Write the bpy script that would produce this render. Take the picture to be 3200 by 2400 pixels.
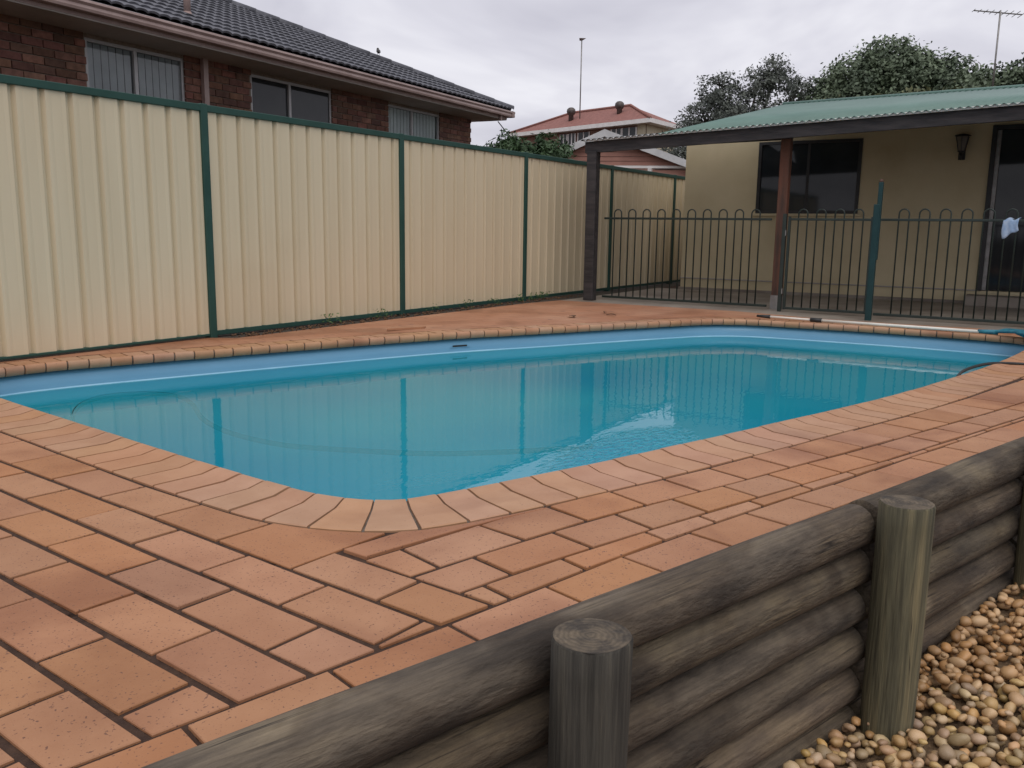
import bpy, bmesh, math, random
from mathutils import Vector, Matrix, noise as mnoise
random.seed(7)
PI = math.pi
for o in list(bpy.data.objects):
    bpy.data.objects.remove(o, do_unlink=True)
scn = bpy.context.scene
COL = scn.collection

# ------------------------------------------------------------------ camera
YAW, PITCH, ROLL, CAMZ = 0.56275, -0.17528, 0.013714, 0.895
cy, sy, cp, sp = math.cos(YAW), math.sin(YAW), math.cos(PITCH), math.sin(PITCH)
fwd = Vector((cy*cp, sy*cp, sp)); rgt = Vector((sy, -cy, 0)); up = rgt.cross(fwd)
rgt2 = rgt*math.cos(ROLL) + up*math.sin(ROLL); up2 = up*math.cos(ROLL) - rgt*math.sin(ROLL)
cam = bpy.data.cameras.new('camera'); cam.sensor_width = 36; cam.sensor_fit = 'HORIZONTAL'
cam.lens = 36*2756.6/3200; cam.clip_start = 0.05; cam.clip_end = 2000
camo = bpy.data.objects.new('camera', cam); COL.objects.link(camo)
camo.matrix_world = Matrix(((rgt2.x, up2.x, -fwd.x, 0), (rgt2.y, up2.y, -fwd.y, 0), (rgt2.z, up2.z, -fwd.z, CAMZ), (0, 0, 0, 1)))
scn.camera = camo

# ------------------------------------------------------------------ sky, sun, exposure
SUN_EL, SUN_AZ = math.radians(62), math.radians(222)      # azimuth of the direction the light comes from, from +X to +Y
w = bpy.data.worlds.new('World'); scn.world = w; w.use_nodes = True
nt = w.node_tree; nt.nodes.clear()
def N(t, tree=None, **kw):
    n = (tree or nt).nodes.new(t)
    for k, v in kw.items(): setattr(n, k, v)
    return n
out = N('ShaderNodeOutputWorld'); bg = N('ShaderNodeBackground')
sky = N('ShaderNodeTexSky'); sky.sky_type = 'NISHITA'; sky.sun_disc = False
sky.sun_elevation = SUN_EL; sky.sun_rotation = PI/2 - SUN_AZ; sky.air_density = 1.0; sky.dust_density = 3.0
skys = N('ShaderNodeVectorMath', operation='SCALE'); skys.inputs['Scale'].default_value = 0.10
nt.links.new(sky.outputs[0], skys.inputs[0])
tc = N('ShaderNodeTexCoord'); sep = N('ShaderNodeSeparateXYZ'); nt.links.new(tc.outputs['Generated'], sep.inputs[0])
add = N('ShaderNodeMath', operation='ADD'); add.inputs[1].default_value = 0.22; nt.links.new(sep.outputs['Z'], add.inputs[0])
mx = N('ShaderNodeMath', operation='MAXIMUM'); mx.inputs[1].default_value = 0.1; nt.links.new(add.outputs[0], mx.inputs[0])
dx = N('ShaderNodeMath', operation='DIVIDE'); dy = N('ShaderNodeMath', operation='DIVIDE')
nt.links.new(sep.outputs['X'], dx.inputs[0]); nt.links.new(mx.outputs[0], dx.inputs[1])
nt.links.new(sep.outputs['Y'], dy.inputs[0]); nt.links.new(mx.outputs[0], dy.inputs[1])
cmb = N('ShaderNodeCombineXYZ'); nt.links.new(dx.outputs[0], cmb.inputs[0]); nt.links.new(dy.outputs[0], cmb.inputs[1])
nz = N('ShaderNodeTexNoise'); nz.inputs['Scale'].default_value = 1.5; nz.inputs['Detail'].default_value = 4.5; nz.inputs['Roughness'].default_value = 0.55
nz.inputs['Distortion'].default_value = 0.4
nt.links.new(cmb.outputs[0], nz.inputs['Vector'])
cr = N('ShaderNodeValToRGB'); e = cr.color_ramp.elements
e[0].position = 0.32; e[0].color = (0.62, 0.61, 0.69, 1); e[1].position = 0.68; e[1].color = (0.94, 0.93, 0.985, 1)
m_ = e.new(0.5); m_.color = (0.76, 0.75, 0.825, 1)
nt.links.new(nz.outputs['Fac'], cr.inputs[0])
mixw = N('ShaderNodeMix', data_type='RGBA'); mixw.inputs['Factor'].default_value = 0.93
nt.links.new(skys.outputs[0], mixw.inputs['A']); nt.links.new(cr.outputs[0], mixw.inputs['B'])
nt.links.new(mixw.outputs['Result'], bg.inputs['Color']); bg.inputs['Strength'].default_value = 1.0
nt.links.new(bg.outputs[0], out.inputs[0])
sun = bpy.data.lights.new('sun', 'SUN'); sun.energy = 1.4; sun.angle = math.radians(60); sun.color = (1, 0.97, 0.93)
suno = bpy.data.objects.new('sun', sun); COL.objects.link(suno)
sd = Vector((math.cos(SUN_EL)*math.cos(SUN_AZ), math.cos(SUN_EL)*math.sin(SUN_AZ), math.sin(SUN_EL)))
suno.rotation_euler = sd.to_track_quat('Z', 'Y').to_euler()
vs = scn.view_settings; vs.view_transform = 'Standard'; vs.look = 'None'; vs.exposure = 0.0; vs.gamma = 1.0; vs.use_curve_mapping = False

# ------------------------------------------------------------------ helpers
def tag(o, label=None, cat=None, group=None, kind=None):
    if label: o['label'] = label
    if cat: o['category'] = cat
    if group: o['group'] = group
    if kind: o['kind'] = kind
    return o
def link(o, parent=None):
    COL.objects.link(o)
    if parent is not None: o.parent = parent
    return o
def empty(name, loc=(0, 0, 0), rz=0):
    o = bpy.data.objects.new(name, None); o.location = loc; o.rotation_euler = (0, 0, rz); o.empty_display_size = 0.1
    return link(o)
def mobj(name, me, mat, parent=None, smooth=False):
    o = bpy.data.objects.new(name, me); link(o, parent)
    if mat is not None and len(me.materials) == 0: me.materials.append(mat)
    if smooth:
        for p in me.polygons: p.use_smooth = True
    return o
class MB:
    """collects faces, builds one mesh object"""
    def __init__(s): s.v = []; s.f = []
    def face(s, pts):
        b = len(s.v); s.v += [tuple(p) for p in pts]; s.f.append(tuple(range(b, b+len(pts)))); return s
    def box(s, a, b):
        (x0, y0, z0), (x1, y1, z1) = a, b
        x0, x1 = min(x0, x1), max(x0, x1); y0, y1 = min(y0, y1), max(y0, y1); z0, z1 = min(z0, z1), max(z0, z1)
        k = len(s.v)
        s.v += [(x0, y0, z0), (x1, y0, z0), (x1, y1, z0), (x0, y1, z0), (x0, y0, z1), (x1, y0, z1), (x1, y1, z1), (x0, y1, z1)]
        for f in ((0, 3, 2, 1), (4, 5, 6, 7), (0, 1, 5, 4), (1, 2, 6, 5), (2, 3, 7, 6), (3, 0, 4, 7)): s.f.append(tuple(k+i for i in f))
        return s
    def bbox(s, a, b, c=0.004):
        """box with chamfered edges"""
        bm = bmesh.new(); bmesh.ops.create_cube(bm, size=1)
        sx, sy_, sz = [abs(b[i]-a[i]) for i in range(3)]; ce = [(a[i]+b[i])/2 for i in range(3)]
        for v in bm.verts: v.co = Vector((v.co.x*sx, v.co.y*sy_, v.co.z*sz))
        bmesh.ops.bevel(bm, geom=bm.edges[:], offset=min(c, sx*.4, sy_*.4, sz*.4), segments=1, affect='EDGES')
        bm.verts.index_update(); k = len(s.v)
        s.v += [(v.co.x+ce[0], v.co.y+ce[1], v.co.z+ce[2]) for v in bm.verts]
        s.f += [tuple(k+v.index for v in f.verts) for f in bm.faces]; bm.free(); return s
    def tube(s, pts, r, n=8, cap=True):
        pts = [Vector(p) for p in pts]; k0 = len(s.v)
        prev = None
        for i, p in enumerate(pts):
            d = (pts[min(i+1, len(pts)-1)] - pts[max(i-1, 0)]).normalized()
            a = Vector((0, 0, 1)) if abs(d.z) < 0.9 else Vector((1, 0, 0))
            if prev is not None: a = prev
            u = (a - d*a.dot(d)).normalized(); v = d.cross(u); prev = u
            rr = r[i] if isinstance(r, (list, tuple)) else r
            for j in range(n):
                t = 2*PI*j/n; s.v.append(tuple(p + u*(math.cos(t)*rr) + v*(math.sin(t)*rr)))
        for i in range(len(pts)-1):
            for j in range(n):
                a_ = k0+i*n+j; b_ = k0+i*n+(j+1) % n; s.f.append((a_, b_, b_+n, a_+n))
        if cap:
            s.f.append(tuple(k0+j for j in reversed(range(n)))); s.f.append(tuple(k0+(len(pts)-1)*n+j for j in range(n)))
        return s
    def lathe(s, prof, n=16, c=(0, 0, 0)):
        k = len(s.v)
        for (r, z) in prof:
            for j in range(n):
                t = 2*PI*j/n; s.v.append((c[0]+r*math.cos(t), c[1]+r*math.sin(t), c[2]+z))
        for i in range(len(prof)-1):
            for j in range(n):
                a_ = k+i*n+j; b_ = k+i*n+(j+1) % n; s.f.append((a_, b_, b_+n, a_+n))
        s.f.append(tuple(k+j for j in reversed(range(n)))); s.f.append(tuple(k+(len(prof)-1)*n+j for j in range(n)))
        return s
    def prism(s, poly, z0, z1):
        n = len(poly); k = len(s.v)
        s.v += [(p[0], p[1], z0) for p in poly] + [(p[0], p[1], z1) for p in poly]
        s.f.append(tuple(k+i for i in reversed(range(n)))); s.f.append(tuple(k+n+i for i in range(n)))
        for i in range(n): j = (i+1) % n; s.f.append((k+i, k+j, k+n+j, k+n+i))
        return s
    def mesh(s, name='m'):
        me = bpy.data.meshes.new(name); me.from_pydata(s.v, [], s.f); me.update(); return me
    def build(s, name, mat, parent=None, smooth=False):
        return mobj(name, s.mesh(name), mat, parent, smooth)
def smooth_angle(o, deg=40):
    for p in o.data.polygons: p.use_smooth = True
    o.data.set_sharp_from_angle(angle=math.radians(deg))
    return o

# ------------------------------------------------------------------ materials
def lin(r, g, b):
    f = lambda c: ((c/255+0.055)/1.055)**2.4 if c/255 > 0.04045 else c/255/12.92
    return (f(r), f(g), f(b), 1)
def mat(name, c1, c2=None, scale=8.0, rough=0.7, bump=0.0, bscale=None, stretch=(1, 1, 1), rand=0.0, c3=None, spec=0.5, metallic=0.0,
        detail=4, speck=None, crack=None, grain=None, coords='Object', bdist=0.01, lo=0.35, hi=0.65, stain=None, huerand=0.0, satmin=.93):
    """noise between two or three colours, optional per-object variation, dark specks, stains and bump"""
    m = bpy.data.materials.new(name); m.use_nodes = True; t = m.node_tree; b = t.nodes['Principled BSDF']
    L = t.links.new
    b.inputs['Roughness'].default_value = rough; b.inputs['Metallic'].default_value = metallic
    b.inputs['Specular IOR Level'].default_value = spec
    if c2 is None: c2 = c1
    tcn = N('ShaderNodeTexCoord', t); mp = N('ShaderNodeMapping', t); mp.inputs['Scale'].default_value = stretch
    oi = N('ShaderNodeObjectInfo', t)
    L(tcn.outputs[coords], mp.inputs[0])
    if rand or huerand:
        sc = N('ShaderNodeVectorMath', t, operation='SCALE'); sc.inputs['Scale'].default_value = 37.0
        cmbx = N('ShaderNodeCombineXYZ', t)
        for i in range(3): L(oi.outputs['Random'], cmbx.inputs[i])
        L(cmbx.outputs[0], sc.inputs[0])
        ad = N('ShaderNodeVectorMath', t, operation='ADD'); L(mp.outputs[0], ad.inputs[0]); L(sc.outputs[0], ad.inputs[1]); vec = ad.outputs[0]
    else: vec = mp.outputs[0]
    nz = N('ShaderNodeTexNoise', t); nz.inputs['Scale'].default_value = scale; nz.inputs['Detail'].default_value = detail; nz.inputs['Roughness'].default_value = 0.6
    L(vec, nz.inputs['Vector'])
    cr = N('ShaderNodeValToRGB', t); e = cr.color_ramp.elements
    e[0].position = lo; e[0].color = c1; e[1].position = hi; e[1].color = c2
    if c3: x = e.new(0.5*(lo+hi)); x.color = c3
    L(nz.outputs['Fac'], cr.inputs[0]); col = cr.outputs[0]
    if rand or huerand:
        hs = N('ShaderNodeHueSaturation', t)
        mr = N('ShaderNodeMapRange', t); mr.inputs['To Min'].default_value = 1-rand; mr.inputs['To Max'].default_value = 1+rand
        L(oi.outputs['Random'], mr.inputs['Value']); L(mr.outputs[0], hs.inputs['Value'])
        if huerand:
            ml = N('ShaderNodeMath', t, operation='MULTIPLY'); ml.inputs[1].default_value = 17.31; L(oi.outputs['Random'], ml.inputs[0])
            fr = N('ShaderNodeMath', t, operation='FRACT'); L(ml.outputs[0], fr.inputs[0])
            mr2 = N('ShaderNodeMapRange', t); mr2.inputs['To Min'].default_value = 0.5-huerand; mr2.inputs['To Max'].default_value = 0.5+huerand
            L(fr.outputs[0], mr2.inputs['Value']); L(mr2.outputs[0], hs.inputs['Hue'])
            ml3 = N('ShaderNodeMath', t, operation='MULTIPLY'); ml3.inputs[1].default_value = 7.77; L(oi.outputs['Random'], ml3.inputs[0])
            fr3 = N('ShaderNodeMath', t, operation='FRACT'); L(ml3.outputs[0], fr3.inputs[0])
            mr3 = N('ShaderNodeMapRange', t); mr3.inputs['To Min'].default_value = satmin; mr3.inputs['To Max'].default_value = 1.06
            L(fr3.outputs[0], mr3.inputs['Value']); L(mr3.outputs[0], hs.inputs['Saturation'])
        L(col, hs.inputs['Color']); col = hs.outputs[0]
    if speck:
        sc_, thr, colr = speck
        n2 = N('ShaderNodeTexNoise', t); n2.inputs['Scale'].default_value = sc_; n2.inputs['Detail'].default_value = 1
        L(vec, n2.inputs['Vector'])
        r2 = N('ShaderNodeMapRange', t); r2.inputs['From Min'].default_value = thr; r2.inputs['From Max'].default_value = thr+0.06; r2.clamp = True
        L(n2.outputs['Fac'], r2.inputs['Value'])
        mm = N('ShaderNodeMix', t, data_type='RGBA'); L(r2.outputs[0], mm.inputs['Factor']); L(col, mm.inputs['A']); mm.inputs['B'].default_value = colr; col = mm.outputs['Result']
    if grain:
        sc_, strv, amt = grain
        mpg = N('ShaderNodeMapping', t); mpg.inputs['Scale'].default_value = strv; L(tcn.outputs[coords], mpg.inputs[0])
        ng = N('ShaderNodeTexNoise', t); ng.inputs['Scale'].default_value = sc_; ng.inputs['Detail'].default_value = 4; ng.inputs['Roughness'].default_value = .7; L(mpg.outputs[0], ng.inputs['Vector'])
        rg_ = N('ShaderNodeMapRange', t); rg_.inputs['From Min'].default_value = .36; rg_.inputs['From Max'].default_value = .64; rg_.inputs['To Min'].default_value = 1-amt; rg_.inputs['To Max'].default_value = 1+amt; L(ng.outputs['Fac'], rg_.inputs['Value'])
        hg = N('ShaderNodeHueSaturation', t); L(rg_.outputs[0], hg.inputs['Value']); L(col, hg.inputs['Color']); col = hg.outputs[0]
    if crack:
        sc_, thr, colr, strv = crack              # fine dark checks along the grain
        mpc = N('ShaderNodeMapping', t); mpc.inputs['Scale'].default_value = strv; L(vec if not (rand or huerand) else tcn.outputs[coords], mpc.inputs[0])
        nc_ = N('ShaderNodeTexNoise', t); nc_.inputs['Scale'].default_value = sc_; nc_.inputs['Detail'].default_value = 3; nc_.inputs['Distortion'].default_value = .3; L(mpc.outputs[0], nc_.inputs['Vector'])
        sb = N('ShaderNodeMath', t, operation='SUBTRACT'); sb.inputs[1].default_value = .5; L(nc_.outputs['Fac'], sb.inputs[0])
        ab = N('ShaderNodeMath', t, operation='ABSOLUTE'); L(sb.outputs[0], ab.inputs[0])
        rc = N('ShaderNodeMapRange', t); rc.inputs['From Min'].default_value = 0; rc.inputs['From Max'].default_value = thr; rc.inputs['To Min'].default_value = .85; rc.inputs['To Max'].default_value = 0; rc.clamp = True; L(ab.outputs[0], rc.inputs['Value'])
        gate = N('ShaderNodeMapRange', t); gate.inputs['From Min'].default_value = .48; gate.inputs['From Max'].default_value = .60; gate.clamp = True; L(nz.outputs['Fac'], gate.inputs['Value'])
        mlc = N('ShaderNodeMath', t, operation='MULTIPLY'); L(rc.outputs[0], mlc.inputs[0]); L(gate.outputs[0], mlc.inputs[1])
        mc = N('ShaderNodeMix', t, data_type='RGBA'); L(mlc.outputs[0], mc.inputs['Factor']); L(col, mc.inputs['A']); mc.inputs['B'].default_value = colr; col = mc.outputs['Result']
    if stain:
        sc_, thr, wid, colr, amt = stain          # large blotches placed by world position
        ge = N('ShaderNodeNewGeometry', t)
        n3 = N('ShaderNodeTexNoise', t); n3.inputs['Scale'].default_value = sc_; n3.inputs['Detail'].default_value = 5; n3.inputs['Distortion'].default_value = 0.6
        L(ge.outputs['Position'], n3.inputs['Vector'])
        r3 = N('ShaderNodeMapRange', t); r3.inputs['From Min'].default_value = thr; r3.inputs['From Max'].default_value = thr+wid; r3.inputs['To Max'].default_value = amt; r3.clamp = True
        L(n3.outputs['Fac'], r3.inputs['Value'])
        m3 = N('ShaderNodeMix', t, data_type='RGBA', blend_type='MULTIPLY'); L(r3.outputs[0], m3.inputs['Factor']); L(col, m3.inputs['A']); m3.inputs['B'].default_value = colr; col = m3.outputs['Result']
    L(col, b.inputs['Base Color'])
    if bump:
        bn = N('ShaderNodeBump', t); bn.inputs['Strength'].default_value = bump; bn.inputs['Distance'].default_value = bdist
        n4 = N('ShaderNodeTexNoise', t); n4.inputs['Scale'].default_value = bscale or scale*4; n4.inputs['Detail'].default_value = 5
        L(vec, n4.inputs['Vector']); L(n4.outputs['Fac'], bn.inputs['Height']); L(bn.outputs[0], b.inputs['Normal'])
    m['col_socket'] = 1
    return m
def C(r, g, b): return (r, g, b, 1)
M = {}
M['paver'] = mat('terracotta paver', C(.345, .158, .073), C(.395, .192, .094), scale=5, rough=0.62, bump=.25, bscale=140, bdist=.003, rand=.075, huerand=.0025,
                 speck=(150, .66, C(.15, .068, .04)), stain=(1.5, .53, .14, C(.58, .46, .40), .65))
M['coping'] = mat('coping tile', C(.375, .190, .098), C(.43, .232, .128), scale=6, rough=0.5, bump=.15, bscale=120, bdist=.003, rand=.05, huerand=.005,
                  speck=(150, .72, C(.2, .1, .06)), stain=(1.4, .60, .1, C(.62, .52, .47), .6))
M['bed'] = mat('paver bedding soil', C(.034, .015, .008), C(.066, .033, .018), scale=30, rough=.95, bump=.6, bscale=200)
M['grout'] = mat('coping grout', C(.085, .06, .045), C(.16, .13, .105), scale=12, rough=.95)
M['soil'] = mat('garden soil', C(.03, .024, .018), C(.075, .058, .042), scale=25, rough=.95, bump=.8, bscale=90, bdist=.02)
M['concrete'] = mat('patio concrete', C(.19, .155, .125), C(.29, .25, .205), scale=1.6, rough=.55, bump=.2, bscale=60, c3=C(.235, .20, .165), stain=(.8, .5, .15, C(.6, .55, .5), .6))
M['cream'] = mat('cream fence sheet', C(.60, .50, .335), C(.64, .54, .37), scale=1.2, rough=.42, stretch=(3, 3, .35), stain=(1.0, .56, .25, C(.90, .88, .84), .5))
M['green'] = mat('green powder coat', C(.016, .055, .043), C(.023, .068, .053), scale=5, rough=.55, spec=.3)
M['pgreen'] = mat('dark green pool fence', C(.010, .018, .015), C(.016, .028, .022), scale=8, rough=.4)
M['teal'] = mat('teal green post', C(.008, .034, .036), C(.012, .044, .046), scale=6, rough=.45, spec=.3)
M['shell'] = mat('blue gelcoat', C(.135, .33, .49), C(.155, .365, .53), scale=1.5, rough=.28, stretch=(1, 1, 4))
M['shell_line'] = mat('pale waterline blue', C(.24, .50, .66), C(.33, .59, .73), scale=3, rough=.3)
M['dark'] = mat('black rubber', C(.012, .012, .013), C(.02, .02, .02), scale=10, rough=.5)
M['timber'] = mat('weathered log', C(.042, .032, .023), C(.175, .135, .084), scale=1.8, rough=.92, stretch=(1.2, 3.6, 3.6), c3=C(.105, .081, .056), detail=11, bump=.9, bscale=18, bdist=.010, rand=.14, huerand=.008,
                  lo=.34, hi=.66, grain=(4.0, (.5, 20, 20), .24), crack=(3.4, .024, C(.011, .008, .007), (.22, 7, 7)), stain=(3.0, .46, .12, C(.45, .39, .35), .65))
M['post'] = mat('treated pine post', C(.050, .046, .028), C(.215, .175, .092), scale=2.2, rough=.8, stretch=(10, 10, .8), c3=C(.105, .094, .054), grain=(4.0, (24, 24, .5), .32), crack=(3.2, .014, C(.016, .013, .009), (8, 8, .25)), detail=9, bump=.8, bscale=9, bdist=.008, rand=.2, lo=.3, hi=.72)
M['postshade'] = mat('shaded pine post', C(.026, .024, .019), C(.10, .088, .064), scale=2.2, rough=.8, stretch=(10, 10, .8), c3=C(.052, .047, .037), grain=(4.0, (24, 24, .5), .35), crack=(3.2, .016, C(.008, .007, .006), (8, 8, .25)), detail=9, bump=.8, bscale=9, bdist=.008, lo=.3, hi=.72)  # darker copy of the post wood, shadow over the first post painted in
M['endgrain'] = mat('post end grain', C(.05, .04, .03), C(.17, .13, .085), scale=18, rough=.85, bump=.6, bscale=60, rand=.3)
def ring_mat():
    m = M['endgrain']; t = m.node_tree; b = t.nodes['Principled BSDF']; L = t.links.new; src = b.inputs['Base Color'].links[0].from_socket
    tcn = N('ShaderNodeTexCoord', t); wv = N('ShaderNodeTexWave', t); wv.wave_type = 'RINGS'; wv.rings_direction = 'Z'; wv.inputs['Scale'].default_value = 27; wv.inputs['Distortion'].default_value = 5.0; wv.inputs['Detail'].default_value = 3; wv.inputs['Detail Scale'].default_value = 1.5
    L(tcn.outputs['Object'], wv.inputs['Vector'])
    mr = N('ShaderNodeMapRange', t); mr.inputs['To Min'].default_value = .78; mr.inputs['To Max'].default_value = 1.10; L(wv.outputs['Fac'], mr.inputs['Value'])
    hs = N('ShaderNodeHueSaturation', t); L(mr.outputs[0], hs.inputs['Value']); L(src, hs.inputs['Color']); L(hs.outputs[0], b.inputs['Base Color'])
ring_mat()
M['pebble'] = mat('river pebble', C(.35, .195, .066), C(.50, .335, .155), scale=22, rough=.45, rand=.34, huerand=.014, satmin=.74, bump=.15, bscale=120, bdist=.002)
M['brick'] = mat('brown brick', C(.115, .052, .036), C(.19, .092, .064), scale=14, rough=.85, rand=.4, huerand=.015, bump=.3, bscale=80)
M['mortar'] = mat('brick mortar', C(.17, .14, .11), C(.24, .20, .16), scale=30, rough=.95)
M['tile'] = mat('charcoal concrete roof tile', C(.055, .057, .068), C(.10, .102, .118), scale=9, rough=.6, rand=.2, bump=.3, bscale=60)
M['gutter'] = mat('faded brown gutter', C(.27, .19, .17), C(.34, .25, .225), scale=4, rough=.45)
M['soffit'] = mat('grey soffit', C(.30, .28, .25), C(.36, .33, .30), scale=3, rough=.8)
M['alu'] = mat('aluminium window frame', C(.36, .36, .36), C(.42, .42, .42), scale=6, rough=.4, metallic=.2)
M['glass'] = mat('dark window glass', C(.018, .022, .025), C(.03, .034, .036), scale=2, rough=.05, spec=.3)
M['blind'] = mat('vertical blind', C(.42, .43, .44), C(.55, .56, .57), scale=3, rough=.8)
M['blindw'] = mat('white vertical blind', C(.80, .80, .80), C(.88, .88, .88), scale=3, rough=.8)
M['render'] = mat('beige render', C(.50, .42, .265), C(.56, .475, .31), scale=1.6, rough=.9, bump=.25, bscale=70, c3=C(.53, .45, .288), stain=(1.2, .55, .2, C(.8, .76, .7), .6))
M['darktimber'] = mat('dark stained timber', C(.018, .016, .017), C(.05, .042, .042), scale=4, rough=.7, stretch=(6, .8, 6), bump=.3)
M['redtimber'] = mat('worn red brown post', C(.05, .028, .02), C(.17, .06, .035), scale=1.6, rough=.75, stretch=(5, 5, .7), c3=C(.12, .05, .03), bump=.3, detail=6)
M['greenroof'] = mat('faded green corrugated steel', C(.085, .165, .138), C(.11, .20, .168), scale=2.0, rough=.45, stain=(1.0, .5, .3, C(.8, .82, .8), .6))
M['darkroof'] = mat('dull weathered steel sheet', C(.06, .065, .068), C(.10, .105, .108), scale=3, rough=.7)
M['galv'] = mat('pale galvanised sheet', C(.45, .45, .45), C(.58, .58, .58), scale=3, rough=.5)
M['pink'] = mat('faded pink boarding', C(.30, .15, .115), C(.37, .19, .145), scale=3, rough=.85)
M['white'] = mat('white paint', C(.70, .67, .64), C(.80, .77, .74), scale=4, rough=.6)
M['redtile'] = mat('red concrete tiles far', C(.205, .085, .068), C(.27, .115, .092), scale=6, rough=.8, bump=.5, bscale=12, bdist=.05)
M['farbrick'] = mat('brown far brick', C(.19, .10, .075), C(.26, .15, .11), scale=8, rough=.9)
M['cream2'] = mat('cream far wall', C(.52, .46, .32), C(.58, .52, .38), scale=4, rough=.9)
M['metal'] = mat('dull metal', C(.20, .19, .18), C(.30, .29, .28), scale=10, rough=.45, metallic=.6)
M['vent'] = mat('dark vent metal', C(.06, .05, .045), C(.12, .10, .09), scale=10, rough=.5, metallic=.3)
M['grit'] = mat('grit between pebbles', C(.085, .052, .026), C(.20, .13, .07), scale=60, rough=.95, bump=1.0, bscale=160, bdist=.01)
M['bark'] = mat('grey bark', C(.07, .055, .045), C(.16, .13, .11), scale=6, rough=.9, stretch=(4, 4, 1), bump=.5)
M['pole'] = mat('white aluminium pole', C(.62, .58, .50), C(.72, .68, .60), scale=6, rough=.35)
M['net'] = mat('teal leaf net', C(.015, .11, .16), C(.03, .20, .26), scale=20, rough=.6)
M['cloth'] = mat('pale blue cloth', C(.22, .33, .50), C(.40, .48, .60), scale=18, rough=.9)
M['bird'] = mat('dark bird plumage', C(.03, .03, .032), C(.07, .065, .06), scale=60, rough=.8)
M['hose'] = mat('black hose', C(.006, .006, .006), C(.009, .009, .009), scale=10, rough=.9, spec=0.0)
M['drift'] = mat('dead leaf', C(.06, .03, .015), C(.14, .075, .035), scale=30, rough=.9)
def leafmat(name, a, b):
    m = mat(name, a, b, scale=.9, rough=.6, detail=5, coords='Object')
    bs = m.node_tree.nodes['Principled BSDF']; bs.inputs['Subsurface Weight'].default_value = 0
    return m
M['gum'] = leafmat('eucalyptus leaves', C(.040, .050, .042), C(.125, .140, .115))
M['leaf'] = leafmat('broad green leaves', C(.040, .062, .034), C(.150, .195, .115))
M['conifer'] = leafmat('conifer foliage', C(.018, .05, .018), C(.06, .11, .04))
M['weed'] = leafmat('weed leaves', C(.03, .07, .015), C(.08, .14, .03))

# far terrace: the same pavers too flat on to tell apart
def terrace_mat():
    m = mat('terracotta terrace', C(.36, .155, .075), C(.44, .23, .135), scale=1.5, rough=.55, bump=.2, bscale=60, c3=C(.40, .185, .10), detail=7, speck=(9, .69, C(.25, .12, .075)), stain=(1.0, .52, .12, C(.66, .60, .52), .8))
    t = m.node_tree; b = t.nodes['Principled BSDF']; L = t.links.new
    src = b.inputs['Base Color'].links[0].from_socket
    g = N('ShaderNodeNewGeometry', t); mp = N('ShaderNodeMapping', t); mp.inputs['Rotation'].default_value = (0, 0, .38)
    L(g.outputs['Position'], mp.inputs[0])
    br = N('ShaderNodeTexBrick', t); br.inputs['Scale'].default_value = 1.0; br.inputs['Brick Width'].default_value = .33; br.inputs['Row Height'].default_value = .16
    br.inputs['Mortar Size'].default_value = .006; br.inputs['Color1'].default_value = C(1, 1, 1); br.inputs['Color2'].default_value = C(.86, .84, .83); br.inputs['Mortar'].default_value = C(.62, .55, .5)
    L(mp.outputs[0], br.inputs['Vector'])
    mm = N('ShaderNodeMix', t, data_type='RGBA', blend_type='MULTIPLY'); mm.inputs['Factor'].default_value = .8
    L(src, mm.inputs['A']); L(br.outputs['Color'], mm.inputs['B']); L(mm.outputs['Result'], b.inputs['Base Color'])
    return m
M['terrace'] = terrace_mat()

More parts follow.
